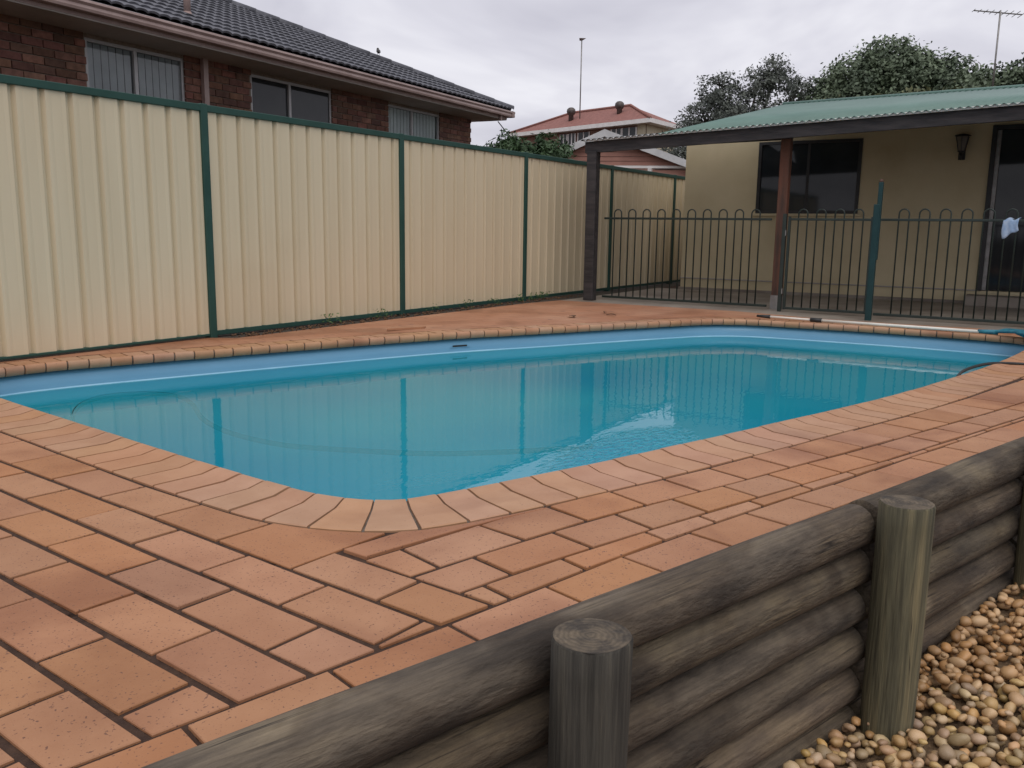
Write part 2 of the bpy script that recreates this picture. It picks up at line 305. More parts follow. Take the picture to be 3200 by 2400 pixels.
def water_mat():
    m = bpy.data.materials.new('cloudy pool water'); m.use_nodes = True; t = m.node_tree; t.nodes.clear(); L = t.links.new
    o = N('ShaderNodeOutputMaterial', t)
    g = N('ShaderNodeNewGeometry', t)
    mp = N('ShaderNodeMapping', t); mp.inputs['Rotation'].default_value = (0, 0, .56); mp.inputs['Scale'].default_value = (1.0, 2.2, 1)
    L(g.outputs['Position'], mp.inputs[0])
    n1 = N('ShaderNodeTexNoise', t); n1.inputs['Scale'].default_value = 7; n1.inputs['Detail'].default_value = 3
    L(mp.outputs[0], n1.inputs['Vector'])
    b1 = N('ShaderNodeBump', t); b1.inputs['Strength'].default_value = .030; b1.inputs['Distance'].default_value = .02
    L(n1.outputs['Fac'], b1.inputs['Height'])
    # choppy patch where the return jet stirs the surface
    sub = N('ShaderNodeVectorMath', t, operation='SUBTRACT'); sub.inputs[1].default_value = (3.78, 1.74, -.165); L(g.outputs['Position'], sub.inputs[0])
    rot = N('ShaderNodeMapping', t); rot.inputs['Rotation'].default_value = (0, 0, .24); rot.inputs['Scale'].default_value = (1.0, 2.6, 1); L(sub.outputs[0], rot.inputs[0])
    ln = N('ShaderNodeVectorMath', t, operation='LENGTH'); L(rot.outputs[0], ln.inputs[0])
    mr = N('ShaderNodeMapRange', t); mr.inputs['From Min'].default_value = .2; mr.inputs['From Max'].default_value = .78; mr.inputs['To Min'].default_value = 1; mr.inputs['To Max'].default_value = 0
    mr.interpolation_type = 'SMOOTHSTEP'; L(ln.outputs['Value'], mr.inputs['Value'])
    mp2 = N('ShaderNodeMapping', t); mp2.inputs['Rotation'].default_value = (0, 0, 1.0); mp2.inputs['Scale'].default_value = (1.0, 2.4, 1); L(g.outputs['Position'], mp2.inputs[0])
    n2 = N('ShaderNodeTexNoise', t); n2.inputs['Scale'].default_value = 17; n2.inputs['Detail'].default_value = 1.5; n2.inputs['Distortion'].default_value = .5; L(mp2.outputs[0], n2.inputs['Vector'])
    b2 = N('ShaderNodeBump', t); b2.inputs['Distance'].default_value = .030; L(n2.outputs['Fac'], b2.inputs['Height']); L(b1.outputs[0], b2.inputs['Normal'])
    ms = N('ShaderNodeMath', t, operation='MULTIPLY'); ms.inputs[1].default_value = 1.0; L(mr.outputs[0], ms.inputs[0]); L(ms.outputs[0], b2.inputs['Strength'])
    df = N('ShaderNodeBsdfDiffuse', t); df.inputs['Color'].default_value = C(.030, .235, .285)
    n5 = N('ShaderNodeTexNoise', t); n5.inputs['Scale'].default_value = .5; L(g.outputs['Position'], n5.inputs['Vector'])
    rr = N('ShaderNodeValToRGB', t); rr.color_ramp.elements[0].color = C(.012, .345, .485); rr.color_ramp.elements[1].color = C(.026, .435, .53); rr.color_ramp.elements[0].position = .35; rr.color_ramp.elements[1].position = .65
    L(n5.outputs['Fac'], rr.inputs[0]); L(rr.outputs[0], df.inputs['Color'])
    tr = N('ShaderNodeBsdfTransparent', t); tr.inputs['Color'].default_value = C(.50, .92, .96)
    mx1 = N('ShaderNodeMixShader', t); mx1.inputs[0].default_value = .42; L(df.outputs[0], mx1.inputs[1]); L(tr.outputs[0], mx1.inputs[2])
    gl = N('ShaderNodeBsdfGlossy', t); gl.inputs['Roughness'].default_value = .015; L(b2.outputs[0], gl.inputs['Normal'])
    fr = N('ShaderNodeFresnel', t); fr.inputs['IOR'].default_value = 1.33; L(b2.outputs[0], fr.inputs['Normal'])
    mx2 = N('ShaderNodeMixShader', t); L(fr.outputs[0], mx2.inputs[0]); L(mx1.outputs[0], mx2.inputs[1]); L(gl.outputs[0], mx2.inputs[2])
    L(mx2.outputs[0], o.inputs[0])
    return m
M['water'] = water_mat()

# ------------------------------------------------------------------ plan geometry
def catmull(pts, closed=True, n=8):
    res = []; k = len(pts); rng = k if closed else k-1
    for i in range(rng):
        p0, p1, p2, p3 = [Vector(pts[(i+j) % k] if closed else pts[min(max(i+j, 0), k-1)]) for j in (-1, 0, 1, 2)]
        for s in range(n):
            t = s/n
            res.append(0.5*((2*p1) + (p2-p0)*t + (2*p0-5*p1+4*p2-p3)*t*t + (3*p1-p0-3*p2+p3)*t**3))
    if not closed: res.append(Vector(pts[-1]))
    return res
def resample(pts, step, closed=True):
    P = pts + ([pts[0]] if closed else [])
    acc = [0]
    for a, b in zip(P, P[1:]): acc.append(acc[-1] + (b-a).length)
    tot = acc[-1]; n = max(3, round(tot/step)); res = []; j = 0
    for i in range(n if closed else n+1):
        d = tot*i/n
        while j < len(acc)-2 and acc[j+1] < d: j += 1
        t = (d-acc[j])/max(1e-9, acc[j+1]-acc[j]); res.append(P[j].lerp(P[j+1], min(1, t)))
    return res
LIP = [(2.26, 1.75), (2.6, 1.615), (3.04, 1.455), (3.75, 1.225), (4.12, 1.11), (5.14, .80), (6.17, .56), (6.95, .405), (7.8, .285), (8.50, .215), (8.80, .30), (8.90, .60),
       (8.93, 1.36), (8.87, 2.3), (8.79, 2.78), (8.53, 3.10), (8.21, 3.29), (7.5, 3.66), (6.85, 3.98), (6.0, 4.42), (4.9, 4.84), (3.8, 5.22), (3.15, 5.42), (2.72, 5.44), (2.47, 5.22),
       (2.365, 4.75), (2.27, 4.05), (2.205, 3.5), (2.155, 3.1), (2.115, 2.75), (2.085, 2.45), (2.065, 2.15), (2.072, 2.02), (2.105, 1.90), (2.165, 1.805)]
lip = resample(catmull(LIP, True, 10), 0.0235)           # counter-clockwise
NL = len(lip)
def lipnorm(i):
    d = (lip[(i+9) % NL] - lip[(i-9) % NL]).normalized(); return Vector((d.y, -d.x))       # outward
LN = [lipnorm(i) for i in range(NL)]
def ring(off): return [lip[i] + LN[i]*off for i in range(NL)]
def smooth2(v, it):
    for _ in range(it): v = [(v[i-1]+v[i]*2+v[(i+1) % len(v)])/4 for i in range(len(v))]
    return v

# border seam and row seams of the right-hand paving, log line
S_border = [(-1.5, 1.87), (.2, 1.455), (.73, 1.328), (1.02, 1.258), (1.34, 1.180), (1.662, 1.102), (2.129, .985), (2.28, .945), (2.87, .775), (3.23, .66), (3.8, .49), (4.3, .335), (5.2, .06), (7.0, -.49)]
S0 = [(1.45, 1.625), (1.728, 1.555), (1.986, 1.493), (2.12, 1.462), (2.27, 1.412), (2.54, 1.309), (2.946, 1.163), (3.326, 1.030), (3.7, .897), (3.944, .816), (4.6, .60), (5.3, .405), (6.2, .18), (7.0, -.0)]
S1 = [(1.45, 1.44), (1.70, 1.377), (1.89, 1.328), (2.084, 1.279), (2.372, 1.199), (2.641, 1.101), (2.896, 1.009), (3.4, .835), (4.044, .616), (4.7, .405), (5.3, .21), (7.0, -.3)]
S2 = [(1.45, 1.27), (1.68, 1.209), (1.834, 1.172), (2.153, 1.080), (2.412, .997), (2.922, .828), (3.649, .577), (4.342, .352), (5.2, .09), (7.0, -.455)]
S_log = [(-1.5, 1.80), (.3, 1.345), (.814, 1.211), (1.234, 1.103), (1.796, .946), (2.462, .749), (3.172, .535), (3.8, .342), (4.6, .10), (5.2, -.085), (7.0, -.64)]

# ------------------------------------------------------------------ ground
LDIR = Vector((.958, -.2862)); LNRM = Vector((-.2862, -.958))      # along the log wall; towards the low side
LA = Vector((1.796, .946)) + LNRM*.07                               # centre line of the logs
def tri_fill(loops, z):
    bm = bmesh.new(); edges = []
    for lp in loops:
        vs_ = [bm.verts.new((p[0], p[1], z)) for p in lp]
        for i in range(len(vs_)): edges.append(bm.edges.new((vs_[i], vs_[(i+1) % len(vs_)])))
    bmesh.ops.triangle_fill(bm, use_beauty=True, use_dissolve=False, edges=edges)
    for f in bm.faces:
        if f.normal.z < 0: f.normal_flip()
    return bm
pa = LA + LDIR*-420; pb = LA + LDIR*420
far = [pa, pb, pb - LNRM*420, pa - LNRM*420]
bm = tri_fill([far, ring(.13)], -.0085)
low = [bm.verts.new((q.x, q.y, -.765)) for q in (pa, pa + LNRM*420, pb + LNRM*420, pb)]
bm.faces.new(low)
va = [bm.verts.new((q.x, q.y, z)) for q, z in ((pa, -.0085), (pa, -.765), (pb, -.765), (pb, -.0085))]; bm.faces.new(va)
me = bpy.data.meshes.new('ground'); bm.to_mesh(me); bm.free()
ground = tag(mobj('ground', me, M['bed']), kind='structure')

# ------------------------------------------------------------------ pool
pool = tag(empty('swimming_pool', (5.4, 2.8, 0)), 'blue in-ground swimming pool with a terracotta tile rim', 'swimming pool')
def local(o, root):      # keep world placement under a moved empty (no rotation)
    o.location = Vector(o.location) - root.location; return o
WZ = -.165
mb = MB()
prof = [(.10, -.046), (.070, -.056), (.040, -.078), (.030, -.13), (.026, -.30), (.0, -.9), (-.18, -1.2), (-.5, -1.32)]
rings = []
for d, z in prof:
    rr = ring(d) if d > -.1 else smooth2(ring(d), 60)
    rings.append(len(mb.v)); mb.v += [(p.x, p.y, z) for p in rr]
for a, b in zip(rings, rings[1:]):
    for i in range(NL): j = (i+1) % NL; mb.f.append((a+i, a+j, b+j, b+i))
mb.f.append(tuple(rings[-1]+i for i in range(NL)))
o = local(mb.build('shell', M['shell'], pool, True), pool); smooth_angle(o, 50)
# thin ring of paler blue round the shell at the water level
mb = MB(); k = []
for d, z in ((.0305, WZ+.0075), (.0245, WZ+.006), (.0205, WZ+.001), (.0205, WZ-.006)):
    k.append(len(mb.v)); mb.v += [(p.x, p.y, z) for p in ring(d)]
for a, b in zip(k, k[1:]):
    for i in range(NL): j = (i+1) % NL; mb.f.append((a+i, a+j, b+j, b+i))
tag(local(mb.build('waterline_ring', M['shell_line'], pool, True), pool), 'pale line along the water level')
# coping tiles: raised grip lip, each its own piece
CP = [(.272, -.034), (.272, -.003), (.268, 0), (.085, 0), (.05, .007), (.022, .0125), (.008, .0105), (.0, .002), (-.003, -.015), (.001, -.036), (.012, -.047), (.060, -.047)]
def coping_tile(a, b):
    m = MB(); ks = []
    zj = random.uniform(-.0012, .0012)
    for t in (a, (a+b)/2, b):
        i = int(math.floor(t)) % NL; f_ = t-math.floor(t)
        P = lip[i].lerp(lip[(i+1) % NL], f_); Nn = LN[i].lerp(LN[(i+1) % NL], f_).normalized()
        ks.append(len(m.v)); m.v += [(P.x+Nn.x*d, P.y+Nn.y*d, z+zj) for d, z in CP]
    n = len(CP)
    for q in (0, 1):
        for i in range(n): j = (i+1) % n; m.f.append((ks[q]+i, ks[q]+j, ks[q+1]+j, ks[q+1]+i))
    m.f.append(tuple(ks[0]+i for i in reversed(range(n)))); m.f.append(tuple(ks[2]+i for i in range(n)))
    return m
mid = ring(.15); acc = [0.0]
for i in range(NL): acc.append(acc[-1] + (mid[(i+1) % NL]-mid[i]).length)
ntile = round(acc[-1]/.139); tl = acc[-1]/ntile
def at_len(d):
    d %= acc[-1]; k = 0
    lo_, hi_ = 0, NL
    while hi_-lo_ > 1:
        k = (lo_+hi_)//2
        if acc[k] <= d: lo_ = k
        else: hi_ = k
    return lo_ + (d-acc[lo_])/max(1e-9, acc[lo_+1]-acc[lo_])
for q in range(ntile):
    g = random.uniform(.0040, .0062)
    a, b = at_len(q*tl+.03+g), at_len((q+1)*tl+.03-g)
    if b < a: b += NL
    o = coping_tile(a, b).build('coping_tile', M['coping'], pool); local(o, pool); smooth_angle(o, 35)
mb = MB(); k = []
for d, z in ((.275, -.034), (.268, -.007), (.085, -.007), (.022, .004), (.008, .003), (.006, -.03), (.03, -.042), (.10, -.044)):
    k.append(len(mb.v)); mb.v += [(p.x, p.y, z) for p in ring(d)]
for a, b in zip(k, k[1:]):
    for i in range(NL): j = (i+1) % NL; mb.f.append((a+i, a+j, b+j, b+i))
local(mb.build('coping_mortar', M['grout'], pool, True), pool)
# overflow slot on the far wall
a = Vector((5.968, 4.273)); b = Vector((6.119, 4.175)); 
ii = min(range(NL), key=lambda i: (lip[i]-Vector((6.10, 4.36))).length); 
mb = MB(); 
for q in range(-3, 4):
    P = lip[(ii+q) % NL] + LN[(ii+q) % NL]*.0285
    mb.v += [(P.x, P.y, -.103), (P.x, P.y, -.118)]
for q in range(6): mb.f.append((q*2, q*2+1, q*2+3, q*2+2))
local(mb.build('overflow_slot', M['dark'], pool), pool)
mb = MB()
for q in range(-4, 5):
    P = lip[(ii+q) % NL] + LN[(ii+q) % NL]*.024
    mb.v += [(P.x, P.y, -.1185), (P.x, P.y, -.124), (P.x+LN[ii].x*.009, P.y+LN[ii].y*.009, -.124)]
for q in range(8): mb.f.append((q*3, q*3+1, q*3+4, q*3+3)); mb.f.append((q*3+1, q*3+2, q*3+5, q*3+4))
local(mb.build('slot_lip', M['shell'], pool), pool)
# water
bm = bmesh.new(); vs_ = [bm.verts.new((p.x, p.y, WZ)) for p in ring(.026)]; bm.faces.new(vs_); bmesh.ops.triangulate(bm, faces=bm.faces[:])
me = bpy.data.meshes.new('pool_water'); bm.to_mesh(me); bm.free()
tag(mobj('pool_water', me, M['water']), kind='structure')

# ------------------------------------------------------------------ pavers
paving = tag(empty('paving'), kind='structure')
def clip(poly, a, b):
    """keep the side to the left of a->b"""
    res = []; n = len(poly); d = (b[0]-a[0], b[1]-a[1])
    sd_ = lambda p: d[0]*(p[1]-a[1]) - d[1]*(p[0]-a[0])
    for i in range(n):
        p, q = poly[i], poly[(i+1) % n]; sp_, sq = sd_(p), sd_(q)
        if sp_ >= 0: res.append(p)
        if sp_*sq < 0: t = sp_/(sp_-sq); res.append((p[0]+(q[0]-p[0])*t, p[1]+(q[1]-p[1])*t))
    return res
def area(poly): return .5*sum(poly[i][0]*poly[(i+1) % len(poly)][1] - poly[(i+1) % len(poly)][0]*poly[i][1] for i in range(len(poly)))
def inset(poly, d):
    n = len(poly); res = []
    for i in range(n):
        p0, p1, p2 = Vector(poly[i-1]), Vector(poly[i]), Vector(poly[(i+1) % n])
        a = (p1-p0); b = (p2-p1)
        if a.length < 1e-5 or b.length < 1e-5: res.append(tuple(p1)); continue
        a.normalize(); b.normalize(); na = Vector((-a.y, a.x)); nb = Vector((-b.y, b.x)); h = (na+nb); c = max(.35, 1+na.dot(nb))
        res.append(tuple(p1 + h*(d/c)))
    return res
PC = [0]; FARP = MB()
def paver(poly, far=False):
    poly = [p for i, p in enumerate(poly) if (Vector(p)-Vector(poly[i-1])).length > .004]
    if len(poly) < 3: return
    if area(poly) < 0: poly = poly[::-1]
    if area(poly) < .0012: return
    c = sum((Vector(p) for p in poly), Vector((0, 0)))/len(poly)
    pl = [(p[0]-c.x, p[1]-c.y) for p in poly]; top = inset(pl, .0018); n = len(pl)
    m = MB(); m.v = [(x, y, -.034) for x, y in pl] + [(x, y, -.0022) for x, y in pl] + [(x, y, 0) for x, y in top]
    for k_ in (0, n):
        for i in range(n): j = (i+1) % n; m.f.append((k_+i, k_+j, k_+n+j, k_+n+i))
    m.f.append(tuple(2*n+i for i in range(n)))
    if far:
        k_ = len(FARP.v); zz = random.uniform(-.002, .001); FARP.v += [(x+c.x, y+c.y, z+zz) for x, y, z in m.v]; FARP.f += [tuple(k_+i for i in f) for f in m.f]; return
    o = m.build('paver', M['paver'], paving)
    o.location = (c.x, c.y, random.uniform(-.0028, .001)); o.rotation_euler = (random.uniform(-.010, .010), random.uniform(-.010, .010), random.uniform(-.007, .007))
    PC[0] += 1
def ypoly(S, x):
    if x < S[0][0]: return S[0][1]+(S[1][1]-S[0][1])*(x-S[0][0])/(S[1][0]-S[0][0])
    for a, b in zip(S, S[1:]):
        if a[0] <= x <= b[0]: return a[1]+(b[1]-a[1])*(x-a[0])/(b[0]-a[0])
    a, b = S[-2], S[-1]
    return a[1]+(b[1]-a[1])*(x-a[0])/(b[0]-a[0])
U = Vector((.9962, -.0868)); V = Vector((.0868, .9962))
def uv(u, v): return (U.x*u+V.x*v, U.y*u+V.y*v)
# left group: running bond along V
GAPR, GAPJ = .0098, .0078
coping_outer = ring(.2895)
def coping_clip(poly):
    """trim a paver against the outer edge of the coping"""
    for _ in range(2):
        for pt in list(poly):
            P = Vector(pt); i = min(range(0, NL, 2), key=lambda i: (coping_outer[i]-P).length)
            n_ = LN[i]
            if (P-coping_outer[i]).dot(n_) < -.001:
                q = coping_outer[i]; d = Vector((n_.y, -n_.x))
                poly = clip(poly, tuple(q), tuple(q+d)); 
                if len(poly) < 3: return []
                if all((Vector(p)-q).dot(n_) < .002 for p in poly): return []
    return poly
cuv = sorted((Vector((p.x*V.x+p.y*V.y, p.x*U.x+p.y*U.y)) for p in coping_outer if p.x < 2.5 and p.x*U.x+p.y*U.y < 1.80 and p.x*V.x+p.y*V.y > 1.55), key=lambda q: q.x)
def coping_u(v):
    for a, b in zip(cuv, cuv[1:]):
        if a.x <= v <= b.x: return a.y+(b.y-a.y)*(v-a.x)/max(1e-6, b.x-a.x)
    return cuv[-1].y if v > cuv[-1].x else cuv[0].y
for r in range(-16, 5):
    u0, u1 = .752+r*.164, .752+(r+1)*.164
    u0 += GAPR; u1 -= GAPR
    off = 1.478 if r % 2 == 0 else 1.6415
    for k_ in range(-8, 14):
        v0 = off+k_*.327+random.uniform(-.004, .004); v1 = off+(k_+1)*.327
        far_ = v0 > 2.35*max(u1, .2)+.3 or r < -6
        if v1 > 5.72+.06*u0: continue
        poly = [uv(u0, v0+GAPJ), uv(u1, v0+GAPJ), uv(u1, v1-GAPJ), uv(u0, v1-GAPJ)]
        if r == 4 and v0 > 1.75:                 # outer row follows the edge of the coping
            vv = [v0+GAPJ+(v1-v0-2*GAPJ)*q/4 for q in range(5)]
            poly = [uv(u0, v0+GAPJ)] + [uv(coping_u(q), q) for q in vv] + [uv(u0, v1-GAPJ)]
        xm = sum(p[0] for p in poly)/4
        for a, b in zip(S_border, S_border[1:]):
            if a[0]-.05 <= xm <= b[0]+.05:
                poly = clip(poly, (a[0], a[1]+.009), (b[0], b[1]+.009))
                if len(poly) < 3: break
        if len(poly) >= 3: paver(poly, far_)
if FARP.v: tag(FARP.build('outlying_pavers', M['paver'], paving), kind='stuff')
def shift(S, dy_): return [(x, y+dy_) for x, y in S]
MA, MB_ = uv(1.582, 3.0), uv(1.582, .5)          # seam where the two groups meet
def row_group(SA, SB, joints, gap=.0085, clipc=False):
    """pavers between an upper seam SA and a lower seam SB, cut at the x of the joints on SA"""
    for xa, xb in zip(joints, joints[1:]):
        xa += GAPJ; xb -= GAPJ
        def down(x):
            s_ = (ypoly(SA, x+.05)-ypoly(SA, x-.05))/.1; ya = ypoly(SA, x)
            y = ypoly(SB, x); xx = x
            for _ in range(3): xx = x + s_*(ya-y)*1.0; y = ypoly(SB, xx)
            return (xx, y+gap)
        A = (xa, ypoly(SA, xa)-gap); B = (xb, ypoly(SA, xb)-gap); D = down(xa); E_ = down(xb)
        poly = [D, E_, B, A]
        poly = clip(poly, MB_, MA) if False else poly
        poly = clip(poly, MA, MB_)
        if len(poly) >= 3 and clipc: poly = clip(poly, uv(2, 1.797), uv(1, 1.797))
        if len(poly) >= 3 and clipc: poly = coping_clip(poly)
        if len(poly) >= 3: paver(poly)
def js(x0, pitch, x1):
    r = []; x = x0
    while x < x1: r.append(x+random.uniform(-.004, .004)); x += pitch
    return r
# infill between the corner of the coping and the first full row
UV = lambda p: (p[0]*U.x+p[1]*U.y, p[0]*V.x+p[1]*V.y)
order = list(range(NL-70, NL)) + list(range(0, 40))
Q = [tuple(coping_outer[i % NL]) for i in order]
Q = [p for p in Q if UV(p)[0] > 1.592 and UV(p)[1] < 1.795 and p[1] > ypoly(S0, p[0])+.012 and p[0] < 2.4]
xe = Q[-1][0]
full = Q + [(x, ypoly(S0, x)+.0085) for x in (xe, xe-.1, xe-.2, xe-.3) if x > 1.80]
xm_ = 1.742
full += [(xm_, ypoly(S0, xm_)+.0085), uv(1.592, 1.70), uv(1.592, 1.793)]
JA, JB = (1.70, 1.700), (1.96, 1.636)
for pc in (clip(full, (JA[0], JA[1]+.007), (JB[0], JB[1]+.007)), clip(full, (JB[0], JB[1]-.007), (JA[0], JA[1]-.007))):
    if len(pc) >= 3: paver(pc)
S0u = [(x, y if x < 2.1 else y+min(.06, (x-2.1)*.2)) for x, y in S0]
row_group(S0u, S1, [1.50, 1.84, 2.135, 2.42] + js(2.688, .2505, 6.6), clipc=True)
row_group(S1, S2, [1.40, 1.905, 2.205] + js(2.468, .2495, 6.6))
row_group(S2, S_border, [1.45, 1.758, 2.03, 2.36, 2.60] + js(2.85, .285, 6.6), gap=.0075)
LOGIN = shift(S_log, -.02)
def border_row(joints):
    for xa, xb in zip(joints, joints[1:]):
        xa += .006; xb -= .006
        def dn(x):
            s_ = -.27; ya = ypoly(S_border, x); y = ypoly(LOGIN, x); xx = x
            for _ in range(3): xx = x+s_*(ya-y); y = ypoly(LOGIN, xx)
            return (xx, y)
        paver([dn(xa), dn(xb), (xb, ypoly(S_border, xb)-.008), (xa, ypoly(S_border, xa)-.008)])
border_row([-.3, .0, .31, .62, .925, 1.222, 1.532, 1.841, 2.135, 2.431, 2.714, 2.968, 3.224, 3.51, 3.80, 4.09, 4.38, 4.67, 4.96, 5.25, 5.54])

# far terrace and the concrete beyond the pool fence
outer = [(1.9, 5.80), (4.6, 5.80), (4.75, 5.60), (9.1, 5.56), (9.78, 5.47), (9.80, 3.2), (9.55, 2.2), (9.55, 1.2), (9.62, .2), (9.7, -1.36), (6.45, -.37), (6.40, .14)]
co = coping_outer
k1 = min(range(NL), key=lambda i: (co[i]-Vector((6.38, .22))).length); k0 = min(range(NL), key=lambda i: (co[i]-Vector((1.98, 4.6))).length)
inner = [co[i] for i in range(k1, k0+1)]
poly = [tuple(p) for p in inner[::-1]] + outer[::-1]
bm = bmesh.new(); vs_ = [bm.verts.new((p[0], p[1], -.0015)) for p in poly]
ed = [bm.edges.new((vs_[i], vs_[(i+1) % len(vs_)])) for i in range(len(vs_))]
bmesh.ops.triangle_fill(bm, use_beauty=True, edges=ed)
for f in bm.faces:
    if f.normal.z < 0: f.normal_flip()
me = bpy.data.meshes.new('terrace'); bm.to_mesh(me); bm.free()
tag(mobj('terrace', me, M['terrace']), kind='structure')
mb = MB().prism([(9.81, 5.47), (9.81, 3.2), (9.56, 2.2), (9.56, 1.2), (9.63, .2), (9.72, -1.36), (13.0, -2.3), (13.0, 5.5)][::-1], -.03, -.003)
tag(mb.build('patio_floor', M['concrete']), kind='structure')
mb = MB().face([(2.2, 5.80, -.006), (4.60, 5.80, -.006), (4.75, 5.605, -.006), (9.1, 5.565, -.006), (9.79, 5.475, -.006), (13.2, 5.5, -.006), (17, 5.5, -.006), (17, 6.3, -.006), (2.2, 6.3, -.006)])
tag(mb.build('soil_strip', M['soil']), kind='structure')

# ------------------------------------------------------------------ log retaining wall
wall = tag(empty('log_retaining_wall', (2.9, .45, -.76)), 'low retaining wall of weathered round logs beside the brown pebbles', 'retaining wall')
LANG = math.atan2(LDIR.y, LDIR.x)
def log_mesh(length, r, seed, n=26):
    m = MB(); st = max(10, int(length/.07)); rnd = random.Random(seed)
    xs = [0, .012] + [length*i/st for i in range(1, st)] + [length-.012, length]
    off = rnd.random()*50
    for x in xs:
        e_ = .80 if x in (0, length) else 1
        for j in range(n):
            a = 2*PI*j/n
            q = mnoise.noise(Vector((x*1.3+off, math.cos(a)*.9, math.sin(a)*.9)))*.006 + mnoise.noise(Vector((x*2.1+off+9, math.cos(a)*7, math.sin(a)*7)))*.0022
            b = mnoise.noise(Vector((x*.8+off, 3.3, 1.1)))*.004
            rr = (r+q+b)*e_
            m.v.append((x, math.cos(a)*rr, math.sin(a)*rr))
    k = len(xs)
    for i in range(k-1):
        for j in range(n): a = i*n+j; b = i*n+(j+1) % n; m.f.append((a, a+n, b+n, b))
    m.f.append(tuple(range(n))); m.f.append(tuple((k-1)*n+j for j in reversed(range(n))))
    return m
def along(s, d=0): q = LA + LDIR*s + LNRM*d; return q
SP1, SP2, SP3 = [ (Vector(q)-LA).dot(LDIR) for q in ((1.559, .7775), (2.94, .371), (4.19, .003))]
for row in range(6):
    z = -.052-row*.140
    r = .0685 if row else .074
    segs = [(SP2-4.9, SP2-2.45), (SP2-2.44, SP2-.015), (SP2+.012, SP2+2.45), (SP2+2.46, SP2+4.5)] if row % 2 == 0 else [(SP2-4.9, SP1-1.3), (SP1-1.29, SP2-.01), (SP2+.01, SP3+.02), (SP3+.03, SP2+4.5)]
    for a, b in segs:
        o = log_mesh(b-a, r*random.uniform(.97, 1.02), random.randint(0, 999)).build('log', M['timber'], wall); smooth_angle(o, 50)
        q = along(a, random.uniform(-.004, .004)); o.location = Vector((q.x, q.y, z)) - wall.location; o.rotation_euler = (random.uniform(0, 6), 0, LANG)
def post(pt, z0, z1, r, seed, name='post'):
    m = MB(); rnd = random.Random(seed); n = 30; off = rnd.random()*50
    zs = [z0] + [z0+(z1-z0)*i/14 for i in range(1, 14)] + [z1-.006, z1]
    for z in zs:
        e_ = .965 if z == z1 else 1
        for j in range(n):
            a = 2*PI*j/n; q = mnoise.noise(Vector((z*1.5+off, math.cos(a), math.sin(a))))*.005
            crack = -.010*max(0, 1-abs((a-PI*1.13+.05*math.sin(z*6))/.07)) if seed == 1 else 0
            m.v.append((math.cos(a)*(r+q+crack)*e_, math.sin(a)*(r+q+crack)*e_, z))
    k = len(zs)
    for i in range(k-1):
        for j in range(n): a = i*n+j; b = i*n+(j+1) % n; m.f.append((a, b, b+n, a+n))
    o = smooth_angle(m.build(name, M['postshade' if seed == 1 else 'post'], wall, True), 45); o.location = Vector((pt[0], pt[1], 0)) - wall.location
    m = MB(); 
    rs = [1, .7, .4, .12]; 
    for q in rs:
        for j in range(n):
            a = 2*PI*j/n; nn = mnoise.noise(Vector((z1*1.5+off, math.cos(a), math.sin(a))))*.005
            dz = mnoise.noise(Vector((math.cos(a)*q*3+off, math.sin(a)*q*3, 2)))*.004
            m.v.append((math.cos(a)*(r+nn)*.962*q, math.sin(a)*(r+nn)*.962*q, .0012 + (0 if q == 1 else dz)))
    for i in range(3):
        for j in range(n): a = i*n+j; b = i*n+(j+1) % n; m.f.append((a, b, b+n, a+n))
    m.f.append(tuple(3*n+j for j in range(n)))
    c = m.build('end_grain', M['endgrain'], o); c.location = (0, 0, z1-.001)
    return o
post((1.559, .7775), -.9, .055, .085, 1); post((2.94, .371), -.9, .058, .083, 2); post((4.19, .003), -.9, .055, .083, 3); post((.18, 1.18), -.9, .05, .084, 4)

# ------------------------------------------------------------------ pebbles
pebbed = tag(empty('pebble_bed', (3, 0, -.765)), kind='structure')
def rise(s_): return max(0, s_-SP2)*.10
mb = MB()
for s_ in (-2.6, SP2, 3.9):
    for d_ in (.0, 1.6): q = along(s_, d_); mb.v.append((q.x-3, q.y, .034+rise(s_)))
mb.f = [(0, 1, 3, 2), (2, 3, 5, 4)]
mb.build('grit', M['grit'], pebbed)
def pebble_mesh(seed, sub=2):
    bm = bmesh.new(); bmesh.ops.create_icosphere(bm, subdivisions=sub, radius=1)
    rnd = random.Random(seed); o_ = Vector((rnd.random()*30, rnd.random()*30, rnd.random()*30)); ax = (rnd.uniform(1.0, 1.4), rnd.uniform(.82, 1.05), rnd.uniform(.62, .85))
    for v in bm.verts:
        q = v.co.normalized(); f_ = 1+.26*mnoise.noise(q*1.2+o_)+.09*mnoise.noise(q*2.8+o_)
        v.co = Vector((q.x*ax[0], q.y*ax[1], q.z*ax[2]))*f_
    me = bpy.data.meshes.new('pebble'); bm.to_mesh(me); bm.free()
    for p in me.polygons: p.use_smooth = True
    me.materials.append(M['pebble']); return me
PM = [pebble_mesh(i) for i in range(12)]
rnd = random.Random(3); placed = []; grid = {}
def try_place(x, y, r, layer):
    key = (int(x/.08), int(y/.08))
    for i in (-1, 0, 1):
        for j in (-1, 0, 1):
            for (a, b, c_, l) in grid.get((key[0]+i, key[1]+j), ()):
                if l == layer and (a-x)**2+(b-y)**2 < ((c_+r)*.80)**2: return False
    grid.setdefault(key, []).append((x, y, r, layer)); return True
cand = []
for layer, z0 in ((0, -.716), (1, -.690)):
    for _ in range(9000 if layer == 0 else 5000):
        s_ = rnd.uniform(-2.2, 3.6); d_ = rnd.uniform(.075, 1.25); q = along(s_, d_)
        r = rnd.choice((.012, .015, .017, .019, .021, .023, .027))*rnd.uniform(.9, 1.12)
        if layer == 1: r *= .95
        if try_place(q.x, q.y, r, layer):
            cand.append((q.x, q.y, z0+rise(s_)+rnd.uniform(-.004, .006), r))
